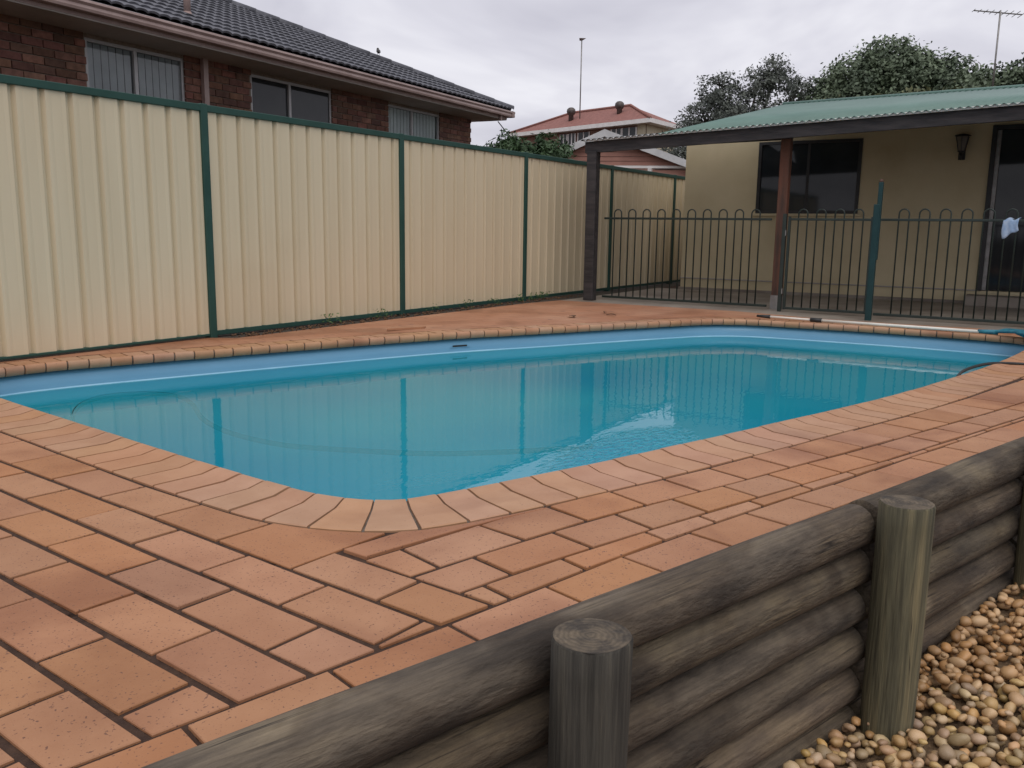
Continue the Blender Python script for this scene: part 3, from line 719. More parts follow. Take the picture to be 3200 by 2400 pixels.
def frame_score(x, y, z):
    d = Vector((x, y, z-CAMZ)); dep = d.dot(fwd)
    if dep < .3: return -1
    px = 1600+2756.6*d.dot(rgt2)/dep; py = 1200-2756.6*d.dot(up2)/dep
    if not (-60 < px < 3260 and -60 < py < 2460): return -1
    # behind the logs?
    return 1/dep
cand.sort(key=lambda c: -frame_score(*c[:3])); rest = MB(); restpolys = 0
pb_v = []; pb_f = []; pb_c = []
lowm = pebble_mesh(99, 1)
def rnd_rot(): return (rnd.uniform(-.5, .5), rnd.uniform(-.5, .5), rnd.uniform(0, 6.28))
from mathutils import Euler
for i, (x, y, z, r) in enumerate(cand):
    if i < 300:
        o = bpy.data.objects.new('pebble', PM[i % 12]); link(o, pebbed); o.location = Vector((x, y, z)) - pebbed.location; o.rotation_euler = rnd_rot(); o.scale = (r, r, r)
    else:
        src = PM[i % 12] if frame_score(x, y, z) > 0 else lowm
        mt = Matrix.Translation((x-3, y, z+.765)) @ Euler(rnd_rot()).to_matrix().to_4x4() @ Matrix.Scale(r, 4); k = len(pb_v)
        pb_v += [tuple(mt @ v.co) for v in src.vertices]; pb_f += [tuple(k+j for j in p.vertices) for p in src.polygons]
        pb_c += [(k, len(src.vertices), rnd.random())]
me = bpy.data.meshes.new('pebbles'); me.from_pydata(pb_v, [], pb_f)
at = me.color_attributes.new('tone', 'FLOAT_COLOR', 'POINT')
buf = []
for k, n, q in pb_c:
    h = (q*7.3) % 1; b_ = .72+.56*q
    buf += [(.38+.10*h)*b_, (.20+.12*h)*b_, (.075+.10*h)*b_, 1]*n
at.data.foreach_set('color', buf)
for p in me.polygons: p.use_smooth = True
pm = bpy.data.materials.new('river pebbles loose'); pm.use_nodes = True; b_ = pm.node_tree.nodes['Principled BSDF']; b_.inputs['Roughness'].default_value = .5
an = N('ShaderNodeAttribute', pm.node_tree); an.attribute_name = 'tone'; pm.node_tree.links.new(an.outputs['Color'], b_.inputs['Base Color'])
o = mobj('loose_pebbles', me, pm, pebbed); tag(o, kind='stuff')

# ------------------------------------------------------------------ boundary fence
FY = 5.798
fence = tag(empty('boundary_fence', (9.4, FY, 0)), 'tall cream corrugated steel fence with green posts along the pool', 'fence')
posts_x = [2.286+2.3717*i for i in range(7)]
posts_x.append(16.6)
ZT = 1.793
def fence_sheet(x0, x1):
    m = MB(); per = .1905; pts = []
    x = x0-.01; k = 0
    xs = []
    base = x0-.006
    while base+k*per < x1+.2:
        b = base+k*per
        for dx_, dy_ in ((.018, 0), (.040, .0035), (.110, .0035), (.136, 0), (.148, .030), (.170, .030), (.188, 0)):
            xs.append((b+dx_-.006, dy_))
        k += 1
    xs = [q for q in xs if x0+.02 < q[0] < x1-.02]; xs = [(x0+.02, 0)] + xs + [(x1-.02, 0)]
    for x, d in xs: m.v += [(x, FY-.022+d, .045 if x0 > 4 else .024), (x, FY-.022+d, ZT-.03)]
    for i in range(len(xs)-1): m.f.append((i*2, i*2+2, i*2+3, i*2+1))
    return m
for a, b in zip(posts_x, posts_x[1:]):
    o = fence_sheet(a, b).build('sheet', M['cream'], fence); local(o, fence)
    o = MB().bbox((a+.03, FY-.038, ZT-.052), (b-.03, FY+.038, ZT), .004).build('rail', M['green'], fence); local(o, fence)
    o = MB().bbox((a+.03, FY-.030, .012), (b-.03, FY+.030, .050 if a > 4 else .030), .003).build('rail', M['green'], fence); local(o, fence)
for x in posts_x:
    o = MB().bbox((x-.033, FY-.042, -.05), (x+.033, FY+.042, ZT+.006), .005).build('post', M['green'], fence); local(o, fence)

# weeds and grit along the fence foot
def leaf_cards(pts, size, asp=.5, rnd=random):
    m = MB()
    for p, nrm in pts:
        d = Vector((rnd.gauss(0, 1), rnd.gauss(0, 1), rnd.gauss(0, 1))).normalized(); n_ = (Vector((rnd.gauss(0, .6), rnd.gauss(0, .6), rnd.gauss(0, .6)))+nrm).normalized()
        u = (d - n_*d.dot(n_)).normalized(); v = n_.cross(u); s_ = size*rnd.uniform(.6, 1.4)
        k = len(m.v); m.v += [tuple(p-u*s_), tuple(p+v*s_*asp), tuple(p+u*s_), tuple(p-v*s_*asp)]; m.f.append((k, k+1, k+2, k+3))
    return m
r5 = random.Random(5); pts = []
for i, x in enumerate((5.9, 6.62, 7.5, 8.1, 8.65, 9.2, 9.45, 9.6, 9.75, 9.9)):
    for _ in range(r5.randint(18, 50)):
        h = r5.random(); pts.append((Vector((x+r5.gauss(0, .07), 5.70+r5.gauss(0, .025), .012+h*.085)), Vector((0, -.3, .7))))
tag(leaf_cards(pts, .016, .35, r5).build('weeds', M['weed']), 'tiny green weeds sprouting along the fence foot', 'weeds', kind='stuff')
mb = MB(); r6 = random.Random(6)
for _ in range(420):
    x = r6.uniform(4.8, 10.6); y = r6.uniform(5.585, 5.75); s_ = r6.uniform(.006, .018)
    mb.tube([(x, y, .0), (x+r6.uniform(-.03, .03), y+r6.uniform(-.01, .01), r6.uniform(.004, .014))], s_*.5, 4)
tag(mb.build('garden_litter', M['drift']), 'twigs and bark litter scattered along the fence foot', 'litter', kind='stuff')

# ------------------------------------------------------------------ house with awning
HX = 13.0
house = tag(empty('house', (HX, 2, 0)), 'beige rendered house wall under the green awning', 'house')
def hb(a, b, name, m, par=None, ch=.003):
    o = MB().bbox(a, b, ch).build(name, M[m], par or house)
    if (par or house) is house: local(o, house)
    return o
# front wall in pieces round the window (y 2.61-4.03, z 1.15-2.155) and the door (y -.05-1.06, z .17-2.25)
mb = MB()
for y0, y1, z0, z1 in ((4.03, 5.14, -.03, 2.20), (3.72, 4.03, 2.155, 2.30), (2.61, 4.03, -.03, 1.15), (2.61, 3.72, 2.155, 2.66), (1.06, 2.61, -.03, 2.66), (-.05, 1.06, 2.25, 2.66), (-.05, 1.06, -.03, .17), (-6, -.05, -.03, 2.66)):
    mb.box((HX, y0, z0), (HX+.14, y1, z1))
local(mb.build('wall', M['render'], house), house)
local(MB().box((HX+.14, 5.0, -.03), (17.5, 5.14, 2.18)).box((17.36, -6, -.03), (17.5, 5.0, 2.4)).box((HX+.14, -6, -.03), (17.36, -5.86, 2.45)).build('wall', M['render'], house), house)
hb((HX-.018, 1.062, .165), (HX-.001, 5.15, .182), 'skirting', 'soffit')
hb((HX-.035, -6, -.01), (HX-.002, 5.16, .035), 'plinth', 'concrete')
hb((HX-.40, .05, -.01), (HX-.04, 1.16, .125), 'door_step', 'concrete', ch=.01)
# interior void so that openings read deep
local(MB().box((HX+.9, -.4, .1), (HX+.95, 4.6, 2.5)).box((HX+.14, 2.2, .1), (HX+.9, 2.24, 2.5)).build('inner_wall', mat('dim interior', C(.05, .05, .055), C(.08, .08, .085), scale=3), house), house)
win = MB()
for a, b in (((HX-.02, 4.03, 1.15), (HX+.06, 3.985, 2.155)), ((HX-.02, 2.655, 1.15), (HX+.06, 2.61, 2.155)), ((HX-.02, 2.655, 1.15), (HX+.06, 3.985, 1.19)), ((HX-.02, 2.655, 2.115), (HX+.06, 3.985, 2.155)), ((HX-.005, 3.30, 1.19), (HX+.05, 3.34, 2.115))): win.box(a, b)
wo = local(win.build('window', M['dark'], house), house)
MB().box((HX-.001-HX, 2.655-2, 1.19), (HX+.008-HX, 3.30-2, 2.115)).build('pane', M['glass'], wo)
MB().box((.012, 3.34-2, 1.19), (.020, 3.985-2, 2.115)).build('pane', M['glass'], wo)
wo_f = wo
for o_ in [c for c in house.children if c is wo]: o_.location = (-HX+HX-HX, -2, 0)
wo.location = (-HX, -2, 0)
for c in wo.children: c.location = (HX, 2, 0)
MB().box((HX+.0095, 2.70, 1.2), (HX+.0105, 2.86, 2.1)).build('curtain', mat('pale curtain edge', C(.07, .085, .10), C(.11, .13, .15), scale=9, rough=.9), wo)
hb((HX-.05, 2.57, 1.115), (HX-.002, 4.07, 1.147), 'window_sill', 'render')
do = local(MB().box((HX-.03, 1.06, .17), (HX+.07, 1.005, 2.25)).box((HX-.03, 1.005, 2.195), (HX+.07, -.05, 2.25)).box((HX-.03, 0, .17), (HX+.07, -.05, 2.195)).build('door', M['dark'], house), house)
MB().box((HX+.01, 1.003, .18), (HX+.016, .955, 2.19)).build('door_edge', M['metal'], do)
MB().box((HX+.03, .95, .18), (HX+.05, .002, 2.19)).build('screen', M['glass'], do)
# corrugated awning roof
aw = tag(empty('patio_awning', (10.2, 3, 0)), 'green corrugated patio awning on timber posts in front of the beige house', 'awning')
def corrugated(y0, y1, x0, x1, zf, zb, yb0=None, yb1=None, amp=.011, per=.076, name='roof_sheet', m='greenroof', th=True):
    """sheet with ribs running along X; zf(y), zb(y): heights at the front and back edge"""
    mb = MB(); n = int((y1-y0)/per*6)
    for i in range(n+1):
        t = i/n; y = y0+(y1-y0)*t; yb = y if yb0 is None else yb0+(yb1-yb0)*t; c = amp*math.sin(2*PI*(y-y0)/per)
        for q in (0, .5, 1):
            mb.v.append((x0+(x1-x0)*q, y+(yb-y)*q, zf(y)*(1-q)+zb(yb)*q+c))
    for i in range(n):
        for q in (0, 1): a = i*3+q; mb.f.append((a, a+1, a+4, a+3))
    o = mb.build(name, M[m], aw, True); local(o, aw)
    md = o.modifiers.new('thickness', 'SOLIDIFY'); md.thickness = .003
    return o
zfront = lambda y: 1.972+(5.28-y)*.0345
corrugated(-3.0, 4.30, 9.96, 13.02, zfront, lambda y: 2.665+(3.66-y)*.012, -3.0, 3.72)
corrugated(4.22, 5.33, 9.96, 12.6, zfront, lambda y: zfront(y)+.275, 4.22, 5.33, m='darkroof')
corrugated(-3.0, 3.72, 13.0, 16.9, lambda y: 2.665+(3.66-y)*.012, lambda y: 2.05, name='roof_sheet')
local(MB().tube([(13.01, 3.74, 2.668), (13.01, -3, 2.748)], .028, 8).build('ridge_cap', M['greenroof'], aw, True), aw)
mb = MB()
for y in (5.30, 4.0, 1.5, -3.0): mb.v += [(9.985, y, zfront(y)-.018), (9.985, y, zfront(y)+.006), (10.02, y, zfront(y)+.006)]
for i in range(3): mb.f += [(i*3, i*3+3, i*3+4, i*3+1), (i*3+1, i*3+4, i*3+5, i*3+2)]
local(mb.build('sky_gap_strip', M['white'], aw), aw)  # white strip painted in for sky light showing between roof ribs and beam
# front beam follows the roof edge
mb = MB()
for y0, y1 in ((5.30, 4.0), (4.0, 1.5), (1.5, -3.0)):
    k = len(mb.v)
    for y in (y0, y1):
        zt = zfront(y)-.016; mb.v += [(10.03, y, zt-.135), (10.09, y, zt-.135), (10.09, y, zt), (10.03, y, zt)]
    for i in range(4): j = (i+1) % 4; mb.f.append((k+i, k+j, k+4+j, k+4+i))
    mb.f.append((k, k+3, k+2, k+1)); mb.f.append((k+4, k+5, k+6, k+7))
local(mb.build('beam', M['darktimber'], aw), aw)
for y in (5.2, 4.1, 3.0, 1.9, .8, -.3, -1.4):
    mb = MB(); z0 = zfront(y)-.03; k = 0; yb = min(y, 3.6); zb = (2.665+(3.66-y)*.012 if y < 4.2 else zfront(y)+.27)-.03; xb = 12.98 if y < 4.2 else 12.5
    mb.v = [(10.095, y-.02, z0-.09), (10.095, y+.02, z0-.09), (10.095, y+.02, z0), (10.095, y-.02, z0), (xb, yb-.02, zb-.09), (xb, yb+.02, zb-.09), (xb, yb+.02, zb), (xb, yb-.02, zb)]
    mb.f = [(0, 1, 2, 3), (7, 6, 5, 4), (0, 4, 5, 1), (1, 5, 6, 2), (2, 6, 7, 3), (3, 7, 4, 0)]
    local(mb.build('rafter', M['darktimber'], aw), aw)
o = MB().bbox((10.005, 5.13, 0), (10.125, 5.26, 1.84), .006).build('post', M['darktimber'], aw); local(o, aw)
o = MB().bbox((10.36, 2.86, .10), (10.46, 2.97, 1.93), .006).build('post', M['redtimber'], aw); local(o, aw); o['label'] = 'red brown timber post'
o2 = MB().box((10.355, 2.853, -.003), (10.465, 2.977, .16)).build('stirrup', M['metal'], aw); local(o2, aw)
local(MB().box((10.36, 2.86, 1.93), (10.46, 2.97, 2.06)).build('post_packer', M['darktimber'], aw), aw)
# wall lantern
lamp = tag(empty('wall_lantern', (HX-.12, 1.384, 2.04)), 'dark carriage lantern on the beige wall left of the dark doorway', 'wall lamp')
MB().lathe([(.012, .10), (.075, .085), (.088, .072), (.06, .068)][::-1], 12).build('hood', M['dark'], lamp)
MB().lathe([(.034, -.09), (.068, .066)], 6).build('glass', mat('smoky lantern glass', C(.10, .09, .075), C(.15, .14, .12), scale=5, rough=.15), lamp)
for i in range(6):
    a = 2*PI*i/6; MB().tube([(.036*math.cos(a), .036*math.sin(a), -.09), (.071*math.cos(a), .071*math.sin(a), .066)], .005, 5).build('bar', M['dark'], lamp)
MB().lathe([(.012, -.15), (.02, -.135), (.014, -.115), (.04, -.095), (.04, -.088)], 12).build('finial', M['dark'], lamp)
MB().tube([(0, 0, -.12), (.03, 0, -.18), (.07, 0, -.17), (.088, 0, -.10)], .009, 6).box((.078, -.035, -.18), (.089, .035, -.02)).build('bracket', M['dark'], lamp)

lamp.scale = (1.15, 1.15, 1.15)
# ------------------------------------------------------------------ pool fence and gate
def hoop_pts(y0, y1, zb, zt):
    r = (y1-y0)/2; pts = [(0, y0, zb), (0, y0, zt-r)]
    for i in range(1, 8): a = PI-PI*i/8; pts.append((0, (y0+y1)/2+r*math.cos(a), zt-r+r*math.sin(a)))
    return pts + [(0, y1, zt-r), (0, y1, zb)]
def pool_panel(name, x, y0, y1, label, zb=.045, z1=1.03, zt=1.14, frame=False, tilt=0.0, bars=None):
    t = tag(empty(name, (x, y1, 0)), label, 'gate' if 'gate' in name else 'pool fence')
    L_ = y0-y1
    MB().bbox((-.013, 0, z1-.013), (.013, L_, z1+.013), .003).build('rail', M['pgreen'], t)
    MB().bbox((-.013, 0, zb-.018), (.013, L_, zb+.010), .003).build('rail', M['pgreen'], t)
    pitch = .0975; n = int((L_-.06)/pitch/2); st = (L_-(2*n-1)*pitch)/2
    me = None
    for i in range(n):
        a = st+2*i*pitch
        if me is None: me = MB().tube(hoop_pts(0, pitch, zb, zt), .0082, 6).mesh('hoop'); me.materials.append(M['pgreen']); [setattr(p, 'use_smooth', True) for p in me.polygons]
        o = mobj('hoop', me, None, t); o.location = (0, a, 0)
    if frame:
        for y in (.014, L_-.014): MB().bbox((-.014, y-.014, zb-.02), (.014, y+.014, z1+.03), .003).build('stile', M['pgreen'], t)
    return t
pool_panel('pool_fence_panel', 10.27, 5.12, 2.99, 'dark green hoop-topped pool fence panel left of the red brown post')
pool_panel('pool_gate', 10.12, 2.76, 1.86, 'dark green hoop-topped pool gate between the red brown post and the tall teal post', frame=True)
pool_panel('pool_fence_panel', 10.0, 1.77, -1.6, 'dark green hoop-topped pool fence panel right of the tall teal post')
t = tag(empty('latch_post', (9.72, 1.765, 0)), 'tall teal gate latch post taller than the pool fence', 'post')
MB().bbox((-.03, -.03, -.01), (.03, .03, 1.18), .004).build('post', M['teal'], t)
MB().bbox((-.022, -.042, .62), (.022, .001, 1.40), .004).build('latch_rod', M['teal'], t)
MB().lathe([(.02, 1.40), (.022, 1.412), (.012, 1.43)], 10, (0, -.02, 0)).build('latch_knob', M['redtimber'], t)
t = tag(empty('hinge_post', (10.12, 2.80, 0)), 'short dark green gate hinge post beside the red brown timber post', 'post')
MB().bbox((-.02, -.02, -.01), (.02, .02, 1.09), .003).build('post', M['pgreen'], t)
MB().box((-.026, -.028, .2), (.026, -.018, .26)).box((-.026, -.028, .85), (.026, -.018, .91)).build('hinge', M['metal'], t)
# cloth over the rail
mb = MB(); nx, ny = 13, 15
for i in range(nx):
    for j in range(ny):
        u = i/(nx-1); v = j/(ny-1); side = -1 if v < .62 else 1
        z = 1.052 - (abs(v-.62)/.62)*(.20 if side < 0 else .06)*(1-.45*u) - .010*math.sin(u*9+v*3)
        y = .635-.135*u + (.02*v if side < 0 else 0) + .008*math.sin(v*7)
        x = 10.0 + side*(.017+.012*abs(math.sin(u*8+1.2*v))*min(1, abs(v-.62)*4))
        mb.v.append((x, y, z))
for i in range(nx-1):
    for j in range(ny-1): a = i*ny+j; mb.f.append((a, a+1, a+ny+1, a+ny))
o = mb.build('cloth', M['cloth'], None, True); tag(o, 'pale blue rag hung over the pool fence rail by the doorway', 'cloth')
md = o.modifiers.new('thickness', 'SOLIDIFY'); md.thickness = .003

# ------------------------------------------------------------------ leaf scoop on its pole, hoses
lsc = tag(empty('leaf_scoop', (8.9, 1.6, .03)), 'white pool pole with a teal leaf net lying along the far pool rim', 'leaf scoop')
def loc(pts): return [Vector(q)-Vector((8.9, 1.6, .03)) for q in pts]
MB().tube(loc([(9.02, 2.62, .035), (8.985, 2.10, .033)]), .012, 8).build('pole', M['pole'], lsc, True)
MB().tube(loc([(8.985, 2.10, .033), (8.93, .62, .032)]), .015, 8).build('pole', M['pole'], lsc, True)
MB().tube(loc([(9.028, 2.72, .035), (9.018, 2.58, .035)]), [.012, .02], 8).build('grip', M['dark'], lsc, True)
MB().tube(loc([(8.99, 2.17, .034), (8.983, 2.06, .034)]), .022, 8).build('collar', M['dark'], lsc, True)
MB().tube(loc([(8.935, .68, .034), (8.925, .52, .036)]), [.018, .024], 8).build('socket', M['net'], lsc, True)
fr = [(8.93, .55, .04), (8.80, .42, .06), (8.62, .33, .07), (8.40, .22, .07), (8.30, .10, .06), (8.42, -.04, .05), (8.66, -.06, .05), (8.86, .08, .05), (8.97, .30, .045), (8.95, .5, .04)]
MB().tube(loc(catmull(fr, True, 4)+[fr[0]]), .012, 6).build('net_frame', M['net'], lsc, True)
mb = MB(); cpt = Vector((8.66, .22, .0)); rg = [Vector(q) for q in catmull(fr, True, 3)]; n = len(rg)
for q, dz in ((1, 0), (.75, .035), (.45, .02), (.15, -.01)):
    for i, p_ in enumerate(rg): mb.v.append(tuple(cpt.lerp(p_, q)+Vector((0, 0, dz+.014*mnoise.noise(p_*6+Vector((q*5, 0, 0)))))-Vector((8.9, 1.6, .03))))
for k in range(3):
    for i in range(n): j = (i+1) % n; mb.f.append((k*n+i, k*n+j, k*n+n+j, k*n+n+i))
mb.f.append(tuple(3*n+i for i in range(n)))
o = mb.build('net', M['net'], lsc, True); o.location.z = .01
hp = [(2.62, 4.40, -.19), (2.80, 4.70, -.182), (3.0, 4.93, -.171), (3.2, 5.03, -.171), (3.38, 4.97, -.172), (3.49, 4.74, -.176), (3.41, 4.46, -.180), (3.15, 4.02, -.182), (3.02, 3.65, -.181), (2.99, 3.28, -.180), (3.05, 3.03, -.180), (3.21, 2.66, -.180), (3.33, 2.46, -.180), (3.50, 2.27, -.181), (3.66, 2.12, -.183), (3.86, 1.95, -.19)]
hp = [(x, y, -.1815 if y < 4.6 else -.1778) for x, y, z in hp]
tag(MB().tube(catmull(hp, False, 6), .0135, 8).build('pool_hose', M['hose'], None, True), 'thin dark hose curling just under the pool water', 'hose')
bh = [(6.2, .62, -.15), (6.26, .57, -.02), (6.36, .545, .016), (6.60, .50, .02), (6.82, .44, .018), (6.97, .36, .012), (7.05, .22, .008), (7.06, -.1, .008), (7.0, -.6, .008)]
tag(MB().tube(catmull(bh, False, 6), .010, 6).build('black_hose', M['dark'], None, True), 'black hose draped over the far right pool rim', 'hose')
# litter on the terrace
def dead_leaf(x, y, s, rz, label):
    m = MB(); n = 7; 
    for i in range(n):
        t = i/(n-1); w_ = s*.32*math.sin(PI*t)**.8; z = .004+.010*math.sin(t*3.0)+.002
        m.v += [(s*(t-.5), -w_, z+.006), (s*(t-.5), 0, z), (s*(t-.5), w_, z+.008)]
    for i in range(n-1):
        for q in (0, 1): a = i*3+q; m.f.append((a, a+3, a+4, a+1))
    o = m.build('dead_leaf', M['drift'], None, True); o.location = (x, y, 0); o.rotation_euler = (0, 0, rz); tag(o, label, 'leaf', 'dead leaves on the terrace')
dead_leaf(7.95, 4.30, .13, .9, 'large dark dead leaf on the terracotta paving beyond the pool')
dead_leaf(8.35, 4.05, .10, 2.0, 'small dark leaf right of the large dead leaf on the terrace')
dead_leaf(8.55, 4.22, .07, .2, 'tiny leaf bit at the back of the terracotta terrace')
o = MB().prism([(-.22, -.02), (.16, -.05), (.22, .0), (.05, .035), (-.18, .03)], 0, .018).build('loose_paver_edge', M['paver']); o.location = (6.05, 4.93, 0); o.rotation_euler = (0, .02, -.25)
tag(o, 'broken paver edge lifting from the terrace by the far pool rim', 'paver piece')

# ------------------------------------------------------------------ brick neighbour house
HA = math.atan2(.0832, .9965)
nh = tag(empty('brick_house', (5.5, 8.56, 0), HA), 'brown brick house with charcoal tiled roof behind the cream fence', 'house')
WIN = [(.48, 1.83), (2.94, 4.60), (6.02, 7.58)]; WZ0, WZ1 = 1.80, 2.845
WE = 8.68
mb = MB(); edges_ = [-4.0] + [q for ab in WIN for q in ab] + [WE]
for i in range(0, len(edges_), 2): mb.box((edges_[i], .615, -.03), (edges_[i+1], .72, 2.90))
for a, b in WIN: mb.box((a, .615, -.03), (b, .72, WZ0)); mb.box((a, .615, WZ1), (b, .72, 2.90))
mb.box((WE-.12, .72, -.03), (WE-.004, 8, 2.90))
bw = mb.build('wall', M['mortar'], nh)
me = MB().bbox((0, 0, 0), (.230, .03, .076), .004).mesh('brick'); me.materials.append(M['brick'])
meh = MB().bbox((0, 0, 0), (.110, .03, .076), .004).mesh('brick'); meh.materials.append(M['brick'])
nb = 0
for c_ in range(11):
    z = 2.90-.086*(c_+1)+.006
    x = -1.45 - (.12 if c_ % 2 else 0)
    spans = []
    for i in range(0, len(edges_), 2):
        a = max(edges_[i], -1.45); b = edges_[i+1]
        x = a + (.0 if c_ % 2 == 0 else -.12)
        while x < b-.05:
            x0 = max(x, a); x1 = min(x+.230, b)
            if x1-x0 > .06:
                full = x1-x0 > .2
                o = mobj('brick', me if full else meh, None, bw); o.location = (x0, .596+random.uniform(-.0015, .0015), z)
                o.scale.x = (x1-x0)/(.230 if full else .110); nb += 1
            x += .240
def neigh_window(a, b, split, blind):
    t = MB()
    for q in ((a, a+.035), (b-.035, b), (split-.022, split+.022)): t.box((q[0], .625, WZ0), (q[1], .675, WZ1))
    t.box((a, .627, WZ0), (b, .673, WZ0+.03)); t.box((a, .627, WZ1-.035), (b, .673, WZ1))
    o = t.build('window', M['alu'], nh)
    for x0, x1, yy in ((a+.035, split-.022, .655), (split+.022, b-.035, .640)):
        MB().face([(x0, yy, WZ0+.03), (x1, yy, WZ0+.03), (x1, yy, WZ1-.035), (x0, yy, WZ1-.035)]).build('pane', M['glass_b'] if blind else M['glass'], o)
    if blind:
        mb = MB(); x = a+.05; yb = .672
        while x < b-.12:
            mb.box((x, yb, WZ0), (x+.085, yb+.004, WZ1-.02)); x += .098
        mb.build('blind', M['blind'] if blind == 1 else M['blindw'], o)
    MB().box((a, .80, WZ0), (b, .82, WZ1)).build('room', M['dark'], o)
def glass_b():
    m = bpy.data.materials.new('window glass'); m.use_nodes = True; t = m.node_tree; t.nodes.clear(); L = t.links.new
    o = N('ShaderNodeOutputMaterial', t); tr = N('ShaderNodeBsdfTransparent', t); tr.inputs[0].default_value = C(.75, .80, .80); gl = N('ShaderNodeBsdfGlossy', t); gl.inputs['Roughness'].default_value = .02
    f = N('ShaderNodeFresnel', t); f.inputs[0].default_value = 1.6; mx = N('ShaderNodeMixShader', t); L(f.outputs[0], mx.inputs[0]); L(tr.outputs[0], mx.inputs[1]); L(gl.outputs[0], mx.inputs[2]); L(mx.outputs[0], o.inputs[0])
    return m
M['glass_b'] = glass_b()
neigh_window(*WIN[0], 1.14, 1); neigh_window(*WIN[1], 3.71, 0); neigh_window(*WIN[2], 6.74, 2)
MB().box((-4.2, .03, 2.885), (9.02, .62, 2.905)).build('soffit', M['soffit'], nh)
MB().bbox((-4.2, .025, 2.90), (9.03, .045, 3.06), .003).build('fascia', M['gutter'], nh)
# quad gutter, profile in (y, z)
gp = [(.024, 3.05), (-.085, 3.045), (-.092, 3.02), (-.070, 2.995), (-.080, 2.965), (-.072, 2.94), (.024, 2.94)]
mb = MB()
for x in (-4.2, 9.14): mb.v += [(x, y, z) for y, z in gp]
n = len(gp)
for i in range(n): j = (i+1) % n; mb.f.append((i, j, n+j, n+i))
mb.f.append(tuple(range(n))); mb.f.append(tuple(n+i for i in reversed(range(n))))
mb.build('gutter', M['gutter'], nh)
mb = MB()
for y in (-.09, 6): mb.v += [(9.03-(q[0]-.024), y, q[1]) for q in gp]
for i in range(n): j = (i+1) % n; mb.f.append((i, n+i, n+j, j))
mb.f.append(tuple(range(n))); mb.build('gutter', M['gutter'], nh)
MB().box((9.01, .04, 2.90), (9.03, 6, 3.05)).box((8.68, .62, 2.885), (9.01, 6, 2.903)).build('fascia', M['gutter'], nh)
MB().box((8.70, -.02, 2.85), (8.76, .02, 2.99)).build('gutter_outlet', M['gutter'], nh)
MB().box((2.07, .54, .0), (2.145, .594, 2.885)).build('downpipe', M['gutter'], nh)
# roof: tiles laid on a 22.5 degree slope, cut at the hip
TP = math.tan(math.radians(22.5)); CPH = math.cos(math.radians(22.5))
roof = MB().face([(-4.2, -.05, 3.055), (9.10, -.05, 3.055), (5.0, 4.05, 3.055+4.1*TP), (-4.2, 4.05, 3.055+4.1*TP)]).face([(9.10, -.05, 3.055), (9.10, 8.15, 3.055), (5.0, 4.05, 3.055+4.1*TP)]).build('roof', M['tile'], nh)
def tile_mesh(wd):
    m = MB(); n = 12; L_ = .38
    for q, (yy, dz) in enumerate(((0, 0), (L_, 0))):
        for i in range(n+1):
            t = i/n; c = .018*(abs(math.sin(t*2*PI))**.7 if True else 0); m.v.append((wd*t, yy, .028*(1-q)+c+.006))
    for i in range(n): m.f.append((i, i+1, n+2+i, n+1+i))
    k = len(m.v)
    for i in range(n+1): x, y, z = m.v[i]; m.v.append((x, 0, z-.024))
    for i in range(n): m.f.append((k+i, k+i+1, i+1, i))
    me = m.mesh('roof_tile'); me.materials.append(M['tile'])
    for p in me.polygons: p.use_smooth = True
    me.set_sharp_from_angle(angle=math.radians(50)); return me
TM = tile_mesh(.30); tiles = []
for r in range(13):
    run = r*.32*CPH
    x = -4.2 + (.15 if r % 2 else 0)
    while x < 9.08-run-.05:
        vis = run < (x+1.3)*.72 and x > -1.6
        tiles.append((x, r, run, vis, min(1, (9.10-run-.12-x)/.30))); x += .30
tiles.sort(key=lambda t: (not t[3], -t[0]+t[1]*.3))
SL = math.radians(22.5)
rv = []; rf = []
for i, (x, r, run, vis, sx) in enumerate(tiles):
    if sx < .15: continue
    if i < 295 and vis:
        o = mobj('roof_tile', TM, None, roof); o.location = (x, -.06+run, 3.062+run*TP); o.rotation_euler = (SL, 0, 0); o.scale.x = sx
    else:
        mt = Matrix.Translation((x, -.06+run, 3.062+run*TP)) @ Matrix.Rotation(SL, 4, 'X'); k = len(rv)
        rv += [tuple(mt @ Vector((v.co.x*sx, v.co.y, v.co.z))) for v in TM.vertices]; rf += [tuple(k+j for j in p.vertices) for p in TM.polygons]
me = bpy.data.meshes.new('other_tiles'); me.from_pydata(rv, [], rf); tag(mobj('other_tiles', me, M['tile'], roof), kind='stuff')
# hip caps
hl = math.sqrt(2+TP*TP); nc = 15; hd = Vector((-1, 1, TP)).normalized()
capm = MB()
for q, (t, s_) in enumerate(((0, 1), (.42, .9))):
    for i in range(9):
        a = -PI*.62/2*1.6+PI*.62*1.6*i/8; capm.v.append((t, math.sin(a)*.115*s_, math.cos(a)*.085*s_-.02))
for i in range(8): capm.f.append((i, 9+i, 10+i, i+1))
k = len(capm.v)
for i in range(9): x, y, z = capm.v[i]; capm.v.append((x, y*.8, z-.025))
for i in range(8): capm.f.append((k+i, i, i+1, k+i+1))
capme = capm.mesh('hip_cap'); capme.materials.append(M['tile'])
for p in capme.polygons: p.use_smooth = True
q_ = Matrix((hd, Vector((0, 0, 1)).cross(hd).normalized(), hd.cross(Vector((0, 0, 1)).cross(hd).normalized()))).transposed()
for i in range(15):
    o = mobj('hip_cap', capme, None, roof); P = Vector((9.10, -.05, 3.075)) + hd*(i*.40); o.location = P; o.rotation_euler = q_.to_euler()
    o.location.z += .02
MB().tube([(1.93, .62, 3.25), (1.93, .62, 4.0)], .042, 10).lathe([(.11, 0), (.06, .06), (.045, .10)], 10, (1.93, .62, 3.30)).build('flue', M['gutter'], nh, True)
